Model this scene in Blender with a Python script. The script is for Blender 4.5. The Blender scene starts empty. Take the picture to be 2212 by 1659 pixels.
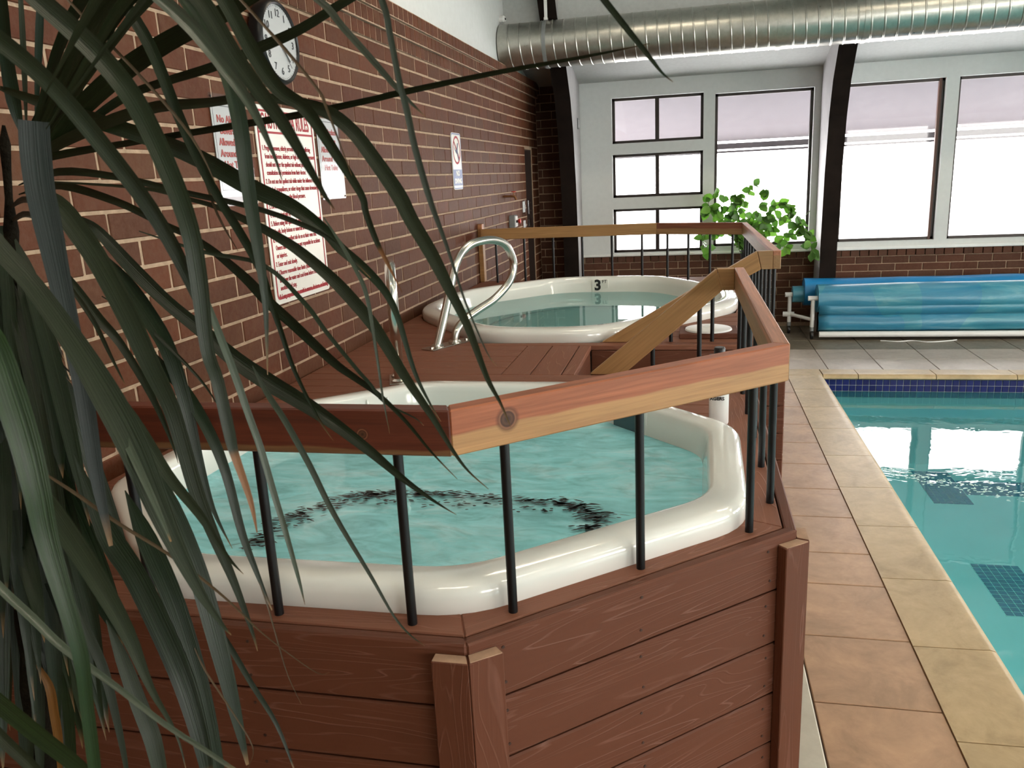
import bpy, bmesh, math, random
from mathutils import Vector, Matrix, noise as mnoise
R = math.radians
SC = bpy.context.scene
COL = SC.collection
random.seed(11)

# ------------------------------------------------------------------ camera, world, light, exposure
CAMZ = 1.80
cam_d = bpy.data.cameras.new('camera'); cam = bpy.data.objects.new('camera', cam_d); COL.objects.link(cam)
cam_d.sensor_fit = 'HORIZONTAL'; cam_d.sensor_width = 36.0; cam_d.lens = 1730.0 / 2212.0 * 36.0
cam_d.clip_start = 0.02; cam_d.clip_end = 200
AX = ((0.976018, 0.0070455, -0.217575), (0.212247, -0.252896, 0.943925), (-0.0483734, -0.967468, -0.248326))
cam.matrix_world = Matrix(((AX[0][0], -AX[0][1], -AX[0][2], 0), (AX[1][0], -AX[1][1], -AX[1][2], 0),
                           (AX[2][0], -AX[2][1], -AX[2][2], CAMZ), (0, 0, 0, 1)))
cam_d.dof.use_dof = True; cam_d.dof.focus_distance = 3.2; cam_d.dof.aperture_fstop = 14.0
SC.camera = cam

world = bpy.data.worlds.new('overcast_sky'); SC.world = world; world.use_nodes = True
bg = world.node_tree.nodes['Background']; bg.inputs['Color'].default_value = (1.0, 0.97, 0.915, 1); bg.inputs['Strength'].default_value = 8.0

SC.view_settings.view_transform = 'Standard'; SC.view_settings.look = 'None'
SC.view_settings.gamma = 1.0; SC.view_settings.use_curve_mapping = False
SC.view_settings.exposure = 0.86
SC.cycles.use_denoising = True
SC.cycles.max_bounces = 7; SC.cycles.diffuse_bounces = 4; SC.cycles.glossy_bounces = 3
SC.cycles.use_adaptive_sampling = True; SC.cycles.adaptive_threshold = 0.03
SC.cycles.transparent_max_bounces = 12; SC.cycles.sample_clamp_indirect = 6.0
SC.cycles.caustics_reflective = False; SC.cycles.caustics_refractive = False

ROOM_X0, ROOM_X1, ROOM_Y0, ROOM_Y1 = -1.77, 10.0, -4.2, 9.60
def portal(name, loc, rot, sx, sy):
    l = bpy.data.lights.new(name, 'AREA'); l.shape = 'RECTANGLE'; l.size = sx; l.size_y = sy; l.cycles.is_portal = True
    o = bpy.data.objects.new(name, l); COL.objects.link(o); o.location = loc; o.rotation_euler = rot
portal('window_portal', (4.3, 9.72, 1.76), (R(-90), 0, 0), 11.2, 1.8)
portal('window_portal', (4.3, -4.32, 1.76), (R(90), 0, 0), 11.2, 1.8)
portal('window_portal', (10.12, 2.7, 1.9), (0, R(90), 0), 2.2, 11.0)

# ------------------------------------------------------------------ object helpers
WM = {}
def reg(o, parent=None, world=None):
    COL.objects.link(o)
    M = world or Matrix()
    WM[o.name] = M
    if parent is not None:
        o.parent = parent; o.matrix_parent_inverse = WM[parent.name].inverted()
    o.matrix_basis = M
    return o
def tag(o, label=None, cat=None, group=None, kind=None):
    if label: o['label'] = label
    if cat: o['category'] = cat
    if group: o['group'] = group
    if kind: o['kind'] = kind
    return o
def thing(name, loc, label, cat, group=None):
    o = bpy.data.objects.new(name, None); o.empty_display_size = 0.05
    reg(o, None, Matrix.Translation(Vector(loc))); return tag(o, label, cat, group)
def mobj(name, me, mat, parent=None, world=None, smooth=False):
    if isinstance(me, bmesh.types.BMesh):
        bm = me; me = bpy.data.meshes.new(name); bm.normal_update(); bm.to_mesh(me); bm.free()
    if smooth: me.shade_smooth() if hasattr(me, 'shade_smooth') else None
    if mat is not None and not me.materials: me.materials.append(mat)
    return reg(bpy.data.objects.new(name, me), parent, world)
def pydata(verts, faces):
    me = bpy.data.meshes.new('m'); me.from_pydata([tuple(v) for v in verts], [], faces); me.update(); return me
def V(*a): return Vector(a)

def box_bm(hx, hy, hz, bev=0.0, seg=1):
    bm = bmesh.new(); bmesh.ops.create_cube(bm, size=2.0)
    for v in bm.verts: v.co = Vector((v.co.x * hx, v.co.y * hy, v.co.z * hz))
    if bev > 0: bmesh.ops.bevel(bm, geom=bm.edges[:], offset=bev, segments=seg, affect='EDGES', profile=0.5)
    return bm
BOXC = {}
def box_me(hx, hy, hz, bev=0.0, mat=None, seg=1):
    k = (round(hx, 4), round(hy, 4), round(hz, 4), bev, mat.name if mat else '', seg)
    if k not in BOXC:
        bm = box_bm(hx, hy, hz, bev, seg); me = bpy.data.meshes.new('box'); bm.to_mesh(me); bm.free()
        if mat: me.materials.append(mat)
        BOXC[k] = me
    return BOXC[k]
def frame(o, x, z):
    x = Vector(x).normalized(); z = Vector(z).normalized()
    if abs(x.dot(z)) > .95: z = Vector((0, 0, 1)) if abs(x.z) < .9 else Vector((0, -1, 0))
    y = z.cross(x).normalized(); z = x.cross(y)
    return Matrix(((x.x, y.x, z.x, o[0]), (x.y, y.y, z.y, o[1]), (x.z, y.z, z.z, o[2]), (0, 0, 0, 1)))
def boxo(name, lo, hi, mat, parent=None, bev=0.0, seg=1):
    c = [(a + b) / 2 for a, b in zip(lo, hi)]; h = [abs(b - a) / 2 for a, b in zip(lo, hi)]
    return mobj(name, box_me(h[0], h[1], h[2], bev, mat, seg), None, parent, Matrix.Translation(Vector(c)))
def boxd(name, c, xdir, zdir, hx, hy, hz, mat, parent=None, bev=0.0):
    return mobj(name, box_me(hx, hy, hz, bev, mat), None, parent, frame(c, xdir, zdir))
def extr(name, pts, vec, xdir, mat, parent=None, bev=0.0, seg=1):
    """planar polygon pts (3D) extruded by vec; local x = xdir"""
    vec = Vector(vec); pts = [Vector(p) for p in pts]
    c = sum(pts, Vector()) / len(pts) + vec / 2
    M = frame(c, xdir, vec); Mi = M.inverted()
    bm = bmesh.new()
    a = [bm.verts.new(Mi @ p) for p in pts]; b = [bm.verts.new(Mi @ (p + vec)) for p in pts]
    n = len(pts)
    bm.faces.new(a); bm.faces.new(b[::-1])
    for i in range(n): bm.faces.new((a[i], b[i], b[(i + 1) % n], a[(i + 1) % n]))
    bmesh.ops.recalc_face_normals(bm, faces=bm.faces[:])
    if bev > 0: bmesh.ops.bevel(bm, geom=bm.edges[:], offset=bev, segments=seg, affect='EDGES', profile=0.5)
    return mobj(name, bm, mat, parent, M)
def prism(name, xy, z0, z1, xdir, mat, parent=None, bev=0.0):
    return extr(name, [(p[0], p[1], z0) for p in xy], (0, 0, z1 - z0), xdir, mat, parent, bev)
def tube_verts(path, rad, n=10, cap=True, up=(0, 0, 1)):
    vs, fs = [], []; path = [Vector(p) for p in path]
    if not hasattr(rad, '__len__'): rad = [rad] * len(path)
    prev = None
    for i, p in enumerate(path):
        t = (path[min(i + 1, len(path) - 1)] - path[max(i - 1, 0)]).normalized()
        if prev is None:
            u = Vector(up); 
            if abs(u.dot(t)) > .95: u = Vector((1, 0, 0))
        else: u = prev
        s = (u - t * u.dot(t)).normalized(); prev = s; q = t.cross(s)
        for k in range(n):
            a = 2 * math.pi * k / n
            vs.append(p + (s * math.cos(a) + q * math.sin(a)) * rad[i])
    for i in range(len(path) - 1):
        for k in range(n):
            fs.append((i * n + k, i * n + (k + 1) % n, (i + 1) * n + (k + 1) % n, (i + 1) * n + k))
    if cap: fs.append(tuple(range(n - 1, -1, -1))); fs.append(tuple(range((len(path) - 1) * n, len(path) * n)))
    return vs, fs
def smooth_me(me, ang=40):
    for p in me.polygons: p.use_smooth = True
    try: me.set_sharp_from_angle(angle=R(ang))
    except Exception: pass
    return me
def tube(name, path, rad, mat, parent=None, n=12, cap=True):
    v, f = tube_verts(path, rad, n, cap); return mobj(name, smooth_me(pydata(v, f)), mat, parent)
def lathe(name, prof, org, axis, mat, parent=None, n=28):
    """prof [(r, h)] revolved about axis through org"""
    a = Vector(axis).normalized(); u = a.orthogonal().normalized(); w = a.cross(u); vs, fs = [], []
    for r, hh in prof:
        for k in range(n):
            t = 2 * math.pi * k / n; vs.append(Vector(org) + a * hh + (u * math.cos(t) + w * math.sin(t)) * r)
    for i in range(len(prof) - 1):
        for k in range(n): fs.append((i * n + k, i * n + (k + 1) % n, (i + 1) * n + (k + 1) % n, (i + 1) * n + k))
    if prof[0][0] > 1e-5: fs.append(tuple(range(n))[::-1])
    if prof[-1][0] > 1e-5: fs.append(tuple(range((len(prof) - 1) * n, len(prof) * n)))
    me = pydata(vs, fs); bm = bmesh.new(); bm.from_mesh(me); bmesh.ops.recalc_face_normals(bm, faces=bm.faces[:]); bm.to_mesh(me); bm.free()
    return mobj(name, smooth_me(me, 35), mat, parent)
def catmull(P, n):
    out = []; P = [Vector(p) for p in P]
    for i in range(len(P) - 1):
        p0 = P[max(i - 1, 0)]; p1 = P[i]; p2 = P[i + 1]; p3 = P[min(i + 2, len(P) - 1)]
        for k in range(n):
            t = k / n
            out.append(0.5 * ((2 * p1) + (p2 - p0) * t + (2 * p0 - 5 * p1 + 4 * p2 - p3) * t * t + (3 * p1 - p0 - 3 * p2 + p3) * t ** 3))
    out.append(P[-1]); return out
def text_me(body, size, align='CENTER', xs=1.0, bold=0.0, depth=0.0008, space=1.0):
    cu = bpy.data.curves.new('txt', 'FONT'); cu.body = body; cu.size = size; cu.align_x = align; cu.align_y = 'CENTER'
    cu.extrude = depth; cu.offset = bold; cu.resolution_u = 3; cu.space_line = space
    o = bpy.data.objects.new('txt', cu); COL.objects.link(o)
    me = bpy.data.meshes.new_from_object(o.evaluated_get(bpy.context.evaluated_depsgraph_get()))
    bpy.data.objects.remove(o); bpy.data.curves.remove(cu)
    for v in me.vertices: v.co.x *= xs
    return me
def wallM(y, z, x): return frame((x, y, z), (0, 1, 0), (1, 0, 0))      # text plane on the left wall
def joinb(parts):
    """join [(mesh, matrix)] -> mesh"""
    bm = bmesh.new()
    for me, M in parts:
        n0 = len(bm.verts); bm.from_mesh(me); bm.verts.ensure_lookup_table()
        for v in bm.verts[n0:]: v.co = M @ v.co
    me = bpy.data.meshes.new('joined'); bm.to_mesh(me); bm.free(); return me

# ------------------------------------------------------------------ materials
class NT:
    def __init__(s, name):
        s.m = bpy.data.materials.new(name); s.m.use_nodes = True; s.t = s.m.node_tree
        s.p = s.t.nodes['Principled BSDF']; s.out = s.t.nodes['Material Output']
    def n(s, typ, **k):
        nd = s.t.nodes.new('ShaderNode' + typ)
        for a, b in k.items(): setattr(nd, a, b)
        return nd
    def l(s, a, b): s.t.links.new(a, b)
    def coords(s, scale=(1, 1, 1), kind='Object', rnd=0.0):
        tc = s.n('TexCoord'); mp = s.n('Mapping'); mp.inputs['Scale'].default_value = scale
        src = tc.outputs[kind]
        if rnd:
            oi = s.n('ObjectInfo'); mu = s.n('Math', operation='MULTIPLY'); mu.inputs[1].default_value = rnd
            s.l(oi.outputs['Random'], mu.inputs[0]); va = s.n('VectorMath', operation='ADD')
            s.l(src, va.inputs[0]); s.l(mu.outputs[0], va.inputs[1]); src = va.outputs[0]
        s.l(src, mp.inputs['Vector']); return mp.outputs[0]
    def noise(s, vec, scale, detail=4, rough=.55, dist=0.0):
        t = s.n('TexNoise'); t.inputs['Scale'].default_value = scale; t.inputs['Detail'].default_value = detail
        t.inputs['Roughness'].default_value = rough; t.inputs['Distortion'].default_value = dist
        if vec is not None: s.l(vec, t.inputs['Vector'])
        return t.outputs['Fac']
    def ramp(s, fac, stops, interp='LINEAR'):
        r = s.n('ValToRGB'); r.color_ramp.interpolation = interp; e = r.color_ramp.elements
        while len(e) < len(stops): e.new(0.5)
        for el, (p, c) in zip(e, stops):
            el.position = p; el.color = (c[0], c[1], c[2], 1) if hasattr(c, '__len__') else (c, c, c, 1)
        if fac is not None: s.l(fac, r.inputs['Fac'])
        return r.outputs['Color']
    def mix(s, fac, a, b, mode='MIX'):
        m = s.n('MixRGB', blend_type=mode)
        for i, x in ((0, fac), (1, a), (2, b)):
            if hasattr(x, 'is_output') or hasattr(x, 'links'): s.l(x, m.inputs[i])
            else: m.inputs[i].default_value = x if i == 0 else ((x[0], x[1], x[2], 1))
        return m.outputs[0]
    def math(s, op, a, b=None, c=None):
        m = s.n('Math', operation=op)
        for i, x in enumerate((a, b, c)):
            if x is None: continue
            if hasattr(x, 'links'): s.l(x, m.inputs[i])
            else: m.inputs[i].default_value = x
        return m.outputs[0]
    def bump(s, hgt, strength=.3, dist=.01):
        b = s.n('Bump'); b.inputs['Strength'].default_value = strength; b.inputs['Distance'].default_value = dist
        s.l(hgt, b.inputs['Height']); s.l(b.outputs[0], s.p.inputs['Normal']); return b.outputs[0]
    def set(s, **k):
        for a, b in k.items():
            nm = {'color': 'Base Color', 'rough': 'Roughness', 'metal': 'Metallic', 'spec': 'Specular IOR Level', 'coat': 'Coat Weight', 'alpha': 'Alpha', 'coatr': 'Coat Roughness'}[a]
            i = s.p.inputs[nm]
            if hasattr(b, 'links'): s.l(b, i)
            elif hasattr(b, '__len__'): i.default_value = (b[0], b[1], b[2], 1)
            else: i.default_value = b
        return s.m
def simple(name, c, rough=.5, metal=0., var=.12, scale=8., spec=.5, bump=0., coat=0., kind='Object'):
    t = NT(name); v = t.coords(kind=kind); f = t.noise(v, scale, 5)
    t.set(color=t.ramp(f, [(.3, [x * (1 - var) for x in c]), (.7, [min(1, x * (1 + var)) for x in c])]), rough=rough, metal=metal, spec=spec, coat=coat)
    if bump: t.bump(t.noise(v, scale * 6, 4), bump, .004)
    return t.m
def brick_mat(name, cols, rough=.8):
    t = NT(name); oi = t.n('ObjectInfo'); ge = t.n('NewGeometry')
    s = t.math('ADD', oi.outputs['Random'], t.math('MULTIPLY', ge.outputs['Random Per Island'], 7.31))
    w = t.n('TexWhiteNoise', noise_dimensions='1D'); t.l(s, w.inputs['W'])
    c = t.ramp(w.outputs['Value'], [(i / (len(cols) - 1), x) for i, x in enumerate(cols)])
    tc = t.n('NewGeometry'); n1 = t.noise(tc.outputs['Position'], 45, 6, .65); n2 = t.noise(tc.outputs['Position'], 9, 3)
    c = t.mix(t.math('MULTIPLY', t.ramp(n1, [(.35, 0), (.75, 1)]), .35), c, (.16, .09, .055))
    c = t.mix(t.math('MULTIPLY', t.ramp(n2, [(.35, 0), (.75, 1)]), .4), c, (.07, .026, .014))
    t.set(color=c, rough=rough, spec=.18); t.bump(n1, .5, .003); return t.m
M = {}
M['brick'] = brick_mat('brick_red_brown', [(0.0910, 0.0240, 0.0083), (0.1187, 0.0330, 0.0115), (0.0758, 0.0232, 0.0090), (0.1061, 0.0379, 0.0147), (0.0858, 0.0202, 0.0073)], .62)
M['brick_far'] = brick_mat('brick_dark_brown', [(0.0850, 0.0344, 0.0218), (0.1105, 0.0451, 0.0281), (0.0723, 0.0328, 0.0218), (0.1020, 0.0492, 0.0328)])
M['mortar'] = simple('mortar', (.40, .28, .19), .9, var=.2, scale=30, bump=.5)
M['white_wall'] = simple('white_painted_wall', (0.6400, 0.6560, 0.6400), .75, var=.03, scale=20, bump=.08)
M['white_trim'] = simple('white_gloss_trim', (.78, .79, .76), .4, var=.03)
M['ceiling'] = simple('textured_white_ceiling', (0.4752, 0.4884, 0.4752), .9, var=.05, scale=30, bump=.3)
M['beam'] = simple('dark_stained_timber', (.014, .009, .007), .8, var=.3, scale=6, spec=.12)
M['beam_side'] = simple('grey_painted_timber', (.34, .33, .33), .6, var=.06)
M['bronze'] = simple('dark_bronze_frame', (.03, .022, .018), .4, metal=.3)
M['brownwood'] = simple('brown_window_bead', (.10, .035, .018), .5)
M['black'] = simple('black_powder_coat', (0.0030, 0.0032, 0.0040), .38, var=.1, spec=.4)
M['blackplastic'] = simple('black_plastic', (.012, .012, .013), .35)
M['white_plastic'] = simple('white_plastic', (.78, .78, .76), .35, var=.03)
M['acrylic'] = simple('white_acrylic_shell', (.80, .80, .755), .16, var=.02, coat=.6)
M['steel'] = simple('brushed_stainless_steel', (.62, .60, .55), .22, metal=1., var=.06, scale=20)
M['darkdoor'] = simple('dark_brown_door', (.03, .016, .012), .5)
M['grey_soffit'] = simple('lavender_grey_soffit', (.125, .115, .130), .8, var=.05)
M['fascia_out'] = simple('grey_outdoor_fascia', (0.0480, 0.0420, 0.0496), .8, var=.2, scale=12)
M['snow'] = simple('snow_ground', (.85, .86, .88), .9, var=.04)
M['concrete'] = simple('pale_concrete', (.58, .55, .46), .8, var=.1, scale=10, bump=.2)
M['grout'] = simple('floor_grout', (.17, .12, .085), .9, var=.3, scale=14)
M['red_print'] = simple('dark_red_print', (.38, .03, .04), .6, var=.05)
M['orange_print'] = simple('faded_red_print', (.62, .12, .09), .6, var=.05)
M['sign_white'] = simple('sign_white_face', (.80, .78, .72), .4, var=.03)
M['grey_blue'] = simple('faded_blue_print', (.20, .24, .42), .5)
M['navy'] = simple('navy_print', (.03, .04, .12), .5)
M['red'] = simple('red_plastic', (.55, .03, .02), .4)
M['grey_plastic'] = simple('grey_plastic', (.22, .23, .23), .5)
M['brass'] = simple('tarnished_brass', (.30, .15, .07), .45, metal=.9)
M['blacktext'] = simple('black_print', (.01, .01, .012), .6)
M['greytext'] = simple('grey_print', (.09, .09, .09), .6)
M['bluetile'] = brick_mat('cobalt_glazed_tile', [(.012, .014, .09), (.016, .02, .12), (.01, .012, .075)], .18)
M['pooltile'] = brick_mat('blue_mosaic_tile', [(0.0060, 0.0180, 0.1520), (0.0080, 0.0240, 0.1840), (0.0060, 0.0156, 0.1280)], .25)
def fix_tile(m):
    for n in m.node_tree.nodes:
        if n.type == 'MIX_RGB': n.inputs[2].default_value = (.02, .03, .16, 1)
        if n.type == 'BUMP': n.inputs['Strength'].default_value = .03
fix_tile(M['bluetile']); fix_tile(M['pooltile'])
M['tilegrout'] = simple('white_tile_grout', (.55, .56, .58), .8, var=.05)

def deck_mat(name, c1, c2, gscale=1.0):
    t = NT(name); v = t.coords((1.6, 26, 26), rnd=9.0); v2 = t.coords((.7, 7, 7), rnd=5.0)
    f = t.noise(v, 1.6 * gscale, 5, .6, 1.4); g = t.noise(v2, 1.2, 3)
    h = t.noise(t.coords((.55, 6.5, 6.5), rnd=9.0), 1.7, 2, .5, .5); fr = t.math('FRACT', t.math('MULTIPLY', h, 17.0))
    line = t.ramp(fr, [(0, 0), (.40, 0), (.50, 1), (.60, 0), (1, 0)])
    line = t.mix(1.0, line, t.ramp(t.noise(t.coords((2, 20, 20), rnd=4.0), 1.0, 2), [(.35, .15), (.65, 1)]), 'MULTIPLY')
    c = t.mix(g, c1, c2); c = t.mix(t.math('MULTIPLY', f, .35), c, [x * .55 for x in c1])
    c = t.mix(t.math('MULTIPLY', line, .50), c, [x * 1.35 + .055 for x in c2])
    t.set(color=c, rough=.62, spec=.35)
    t.bump(t.math('ADD', t.math('MULTIPLY', f, .5), line), .35, .003); return t.m
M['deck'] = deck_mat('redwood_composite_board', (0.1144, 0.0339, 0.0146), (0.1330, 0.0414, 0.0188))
M['deck_top_lit'] = deck_mat('top_lit_composite_board', (.205, .074, .040), (.235, .090, .052))  # brighter copy of the deck colour, light from above painted in
M['deck_end'] = simple('saw_cut_board_end', (.42, .26, .17), .8, var=.15, scale=30)
M['screw'] = simple('dark_screw_head', (.04, .014, .008), .6)
M['deck_dark'] = simple('deck_substructure', (.03, .014, .01), .9)

def cedar(name, red, tan, split, knot=None, wob=.018):
    """two-tone cedar: red heartwood above, tan sapwood below local z=split"""
    t = NT(name); v = t.coords((1.3, 30, 30), rnd=3.0); f = t.noise(v, 1.5, 6, .62, 1.2)
    tc = t.n('TexCoord'); sx = t.n('SeparateXYZ'); t.l(tc.outputs['Object'], sx.inputs[0])
    wv = t.noise(t.coords((2.2, 1, 1)), 1.3, 2)
    zz = t.math('ADD', sx.outputs['Z'], t.math('MULTIPLY', t.math('SUBTRACT', wv, .5), wob * 2))
    k = t.math('SUBTRACT', zz, split); k = t.math('MULTIPLY', k, 260.0); k = t.math('ADD', k, .5)
    cl = t.n('Clamp'); t.l(k, cl.inputs[0])
    fine = t.noise(t.coords((2.0, 90, 90), rnd=3.0), 1.5, 4, .6, .6)
    rc = t.mix(t.ramp(f, [(.3, 0), (.7, 1)]), [x * .62 for x in red], [x * 1.12 for x in red])
    tn = t.mix(t.ramp(f, [(.3, 0), (.7, 1)]), [x * .78 for x in tan], [x * 1.1 for x in tan])
    c = t.mix(cl.outputs[0], tn, rc); c = t.mix(t.math('MULTIPLY', t.ramp(fine, [(.45, 0), (.8, 1)]), .45), c, [x * .4 for x in red])
    if knot:
        d = t.n('VectorMath', operation='SUBTRACT'); t.l(tc.outputs['Object'], d.inputs[0]); d.inputs[1].default_value = (knot[0], 0, knot[1])
        mpn = t.n('VectorMath', operation='MULTIPLY'); t.l(d.outputs[0], mpn.inputs[0]); mpn.inputs[1].default_value = (1, 0, 1)
        ln = t.n('VectorMath', operation='LENGTH'); t.l(mpn.outputs[0], ln.inputs[0])
        dd = t.math('ADD', ln.outputs['Value'], t.math('MULTIPLY', t.math('SUBTRACT', wv, .5), .004))
        kk = t.ramp(t.math('DIVIDE', dd, knot[2] * 2), [(0, (.015, .006, .003)), (.28, (.09, .035, .016)), (.42, (.05, .016, .008)), (.5, (.24, .10, .05)), (.6, (.07, .02, .01))])
        msk = t.ramp(t.math('DIVIDE', dd, knot[2] * 2), [(.5, 1), (.8, 0)])
        c = t.mix(msk, c, kk)
    t.set(color=c, rough=.5, spec=.4); t.bump(f, .12, .002); return t.m
M['cedar_front'] = cedar('cedar_dark_red_shaded', (0.1260, 0.0286, 0.0134), (0.1814, 0.0904, 0.0381), -.030, knot=(.50, -.004, .010))  # dark red wood, with part of the front rail's shading in the colour
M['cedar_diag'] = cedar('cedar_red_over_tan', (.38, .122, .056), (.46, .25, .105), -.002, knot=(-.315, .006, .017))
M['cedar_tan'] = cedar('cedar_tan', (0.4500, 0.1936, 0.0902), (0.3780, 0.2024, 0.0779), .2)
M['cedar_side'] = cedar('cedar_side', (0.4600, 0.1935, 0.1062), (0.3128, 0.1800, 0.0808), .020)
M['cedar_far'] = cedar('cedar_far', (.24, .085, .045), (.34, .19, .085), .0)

def tile_mat(name, a, b, c):
    t = NT(name); oi = t.n('ObjectInfo'); v = t.coords((1, 1, 1), rnd=17.0); f = t.noise(v, 5.5, 8, .68, .6); g = t.noise(v, 34, 5, .6)
    col = t.ramp(f, [(.30, a), (.5, b), (.72, c)]); col = t.mix(t.math('MULTIPLY', t.ramp(t.noise(v, 2.1, 6, .7, .8), [(.45, 0), (.75, 1)]), .45), col, [x * .66 for x in a]); col = t.mix(t.math('MULTIPLY', g, .25), col, [x * .55 for x in a])
    t.set(color=col, rough=t.math('ADD', t.math('MULTIPLY', g, .25), .26), spec=.45); t.bump(g, .12, .002); return t.m
M['floortile'] = tile_mat('taupe_porcelain_tile', (0.3915, 0.2440, 0.1479), (0.5220, 0.3233, 0.1989), (0.6235, 0.3904, 0.2346))
M['floortile_far'] = tile_mat('grey_porcelain_tile', (0.4140, 0.3410, 0.2835), (0.5060, 0.4290, 0.3622), (0.5750, 0.4950, 0.4200))
M['coping'] = tile_mat('sand_coping_stone', (0.4125, 0.2968, 0.1568), (0.5500, 0.4032, 0.2232), (0.6500, 0.4816, 0.2755))
M['basin'] = simple('pool_plaster', (.76, .90, .90), .7, var=.05, scale=1.5)

def water_mat(name, tint, bscale, bstr, milky=0.0, milkcol=(.3, .7, .68), rough=0.0, stretch=(1, 1, 1), haze=0.0, hazecol=(.2, .5, .5)):
    t = NT(name); t.t.nodes.remove(t.p)
    v = t.coords(stretch); nz = t.noise(v, bscale, 4, .6, .4)
    b = t.n('Bump'); b.inputs['Strength'].default_value = bstr; b.inputs['Distance'].default_value = .02; t.l(nz, b.inputs['Height'])
    tr = t.n('BsdfTransparent'); tr.inputs['Color'].default_value = (*tint, 1)
    gl = t.n('BsdfGlossy'); gl.inputs['Roughness'].default_value = rough; t.l(b.outputs[0], gl.inputs['Normal'])
    fr = t.n('Fresnel'); fr.inputs['IOR'].default_value = 1.333; t.l(b.outputs[0], fr.inputs['Normal'])
    under = tr.outputs[0]
    if milky:
        df = t.n('BsdfDiffuse'); m1 = t.noise(t.coords((1, 2.0, 1)), 3.2, 6, .6, 1.2); m2 = t.noise(t.coords((1, 2.2, 1)), 7, 5, .6, 1.4)
        t.l(t.ramp(m1, [(.32, [x * .78 for x in milkcol]), (.5, milkcol), (.70, (.58, .92, .97))]), df.inputs['Color'])
        ms = t.n('MixShader'); f = t.ramp(m2, [(.30, milky * .75), (.5, milky), (.75, .97)]); t.l(f, ms.inputs[0])
        t.l(tr.outputs[0], ms.inputs[1]); t.l(df.outputs[0], ms.inputs[2]); under = ms.outputs[0]
    if haze:
        df = t.n('BsdfDiffuse'); df.inputs['Color'].default_value = (*hazecol, 1); ms = t.n('MixShader'); ms.inputs[0].default_value = haze; t.l(tr.outputs[0], ms.inputs[1]); t.l(df.outputs[0], ms.inputs[2]); under = ms.outputs[0]
    mx = t.n('MixShader'); t.l(fr.outputs[0], mx.inputs[0]); t.l(under, mx.inputs[1]); t.l(gl.outputs[0], mx.inputs[2])
    t.l(mx.outputs[0], t.out.inputs['Surface']); return t.m
M['poolwater'] = water_mat('pool_water', (.60, .97, 1.0), 1.6, .10, haze=.16, hazecol=(.14, .80, .95))
M['tubwater_still'] = water_mat('still_tub_water', (.66, .97, .97), 1.5, .03, haze=.42, hazecol=(.40, .80, .80))
M['tubwater_jets'] = water_mat('churning_tub_water', (.50, .97, .95), 3.5, .06, milky=.82, milkcol=(.36, .84, .90), rough=.05, stretch=(1, 1.8, 1))
def glass_mat(name, tint, gloss_rough=.02, haze=0.0):
    t = NT(name); t.t.nodes.remove(t.p); tr = t.n('BsdfTransparent'); tr.inputs['Color'].default_value = (*tint, 1)
    gl = t.n('BsdfGlossy'); gl.inputs['Roughness'].default_value = gloss_rough; lw = t.n('LayerWeight'); fac = t.math('ADD', t.math('MULTIPLY', t.math('POWER', lw.outputs['Facing'], 5.0), .55), .03)
    mx = t.n('MixShader'); t.l(fac, mx.inputs[0]); t.l(tr.outputs[0], mx.inputs[1]); t.l(gl.outputs[0], mx.inputs[2])
    t.l(mx.outputs[0], t.out.inputs['Surface']); return t.m
M['glass'] = glass_mat('window_glass', (.96, .96, .98))
M['clear'] = glass_mat('clear_plastic', (.92, .93, .95), .08)
M['smoke'] = glass_mat('smoked_plastic', (.30, .42, .46), .1)

def duct_mat():
    t = NT('galvanised_spiral_duct'); v = t.coords((1, 1, 1)); f = t.noise(v, 26, 6, .65); vv = t.n('TexVoronoi'); vv.inputs['Scale'].default_value = 38; t.l(v, vv.inputs['Vector'])
    t.set(color=t.mix(f, (.36, .35, .31), (.60, .59, .54)), rough=t.math('ADD', t.math('MULTIPLY', f, .25), .20), metal=.92); return t.m
M['duct'] = duct_mat()
def leaf_mat(name, base, dark, tip=None, rough=.36, stripe=.35):
    t = NT(name); uv = t.n('UVMap'); sx = t.n('SeparateXYZ'); t.l(uv.outputs[0], sx.inputs[0]); oi = t.n('ObjectInfo')
    mp = t.n('Mapping'); mp.inputs['Scale'].default_value = (1.2, 18, 1); va = t.n('VectorMath', operation='ADD'); t.l(uv.outputs[0], va.inputs[0]); t.l(oi.outputs['Random'], va.inputs[1]); t.l(va.outputs[0], mp.inputs['Vector'])
    f = t.ramp(t.noise(mp.outputs[0], 1.0, 3), [(.40, 0), (.66, 1)]); c = t.mix(oi.outputs['Random'], base, dark); c = t.mix(t.math('MULTIPLY', f, stripe), c, [x * 2.6 for x in base])
    if tip: c = t.mix(t.ramp(sx.outputs['X'], [(tip, 0), (tip + .012, .5), (tip + .02, 1)]), c, (.19, .085, .034))
    else: c = t.mix(t.ramp(sx.outputs['X'], [(.93, 0), (.99, .8)]), c, (.20, .11, .045))
    t.set(color=c, rough=rough, spec=.28); t.bump(f, .25, .002); return t.m
M['leaf_d'] = leaf_mat('palm_leaf_dark', (0.0062, 0.0136, 0.0037), (0.0039, 0.0076, 0.0021))
M['leaf_g'] = leaf_mat('palm_leaf_grey_green', (0.0117, 0.0173, 0.0066), (0.0086, 0.0140, 0.0051), rough=.42)
M['leaf_w'] = leaf_mat('palm_leaf_glossy_grey', (0.0415, 0.0537, 0.0363), (0.0305, 0.0396, 0.0242), rough=.22)
M['leaf_c'] = leaf_mat('palm_leaf_blue_grey', (0.0096, 0.0144, 0.0123), (0.0076, 0.0116, 0.0096), rough=.45)
M['leaf_n'] = leaf_mat('palm_leaf_fresh', (0.0113, 0.0257, 0.0054), (0.0095, 0.0212, 0.0046))
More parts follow.
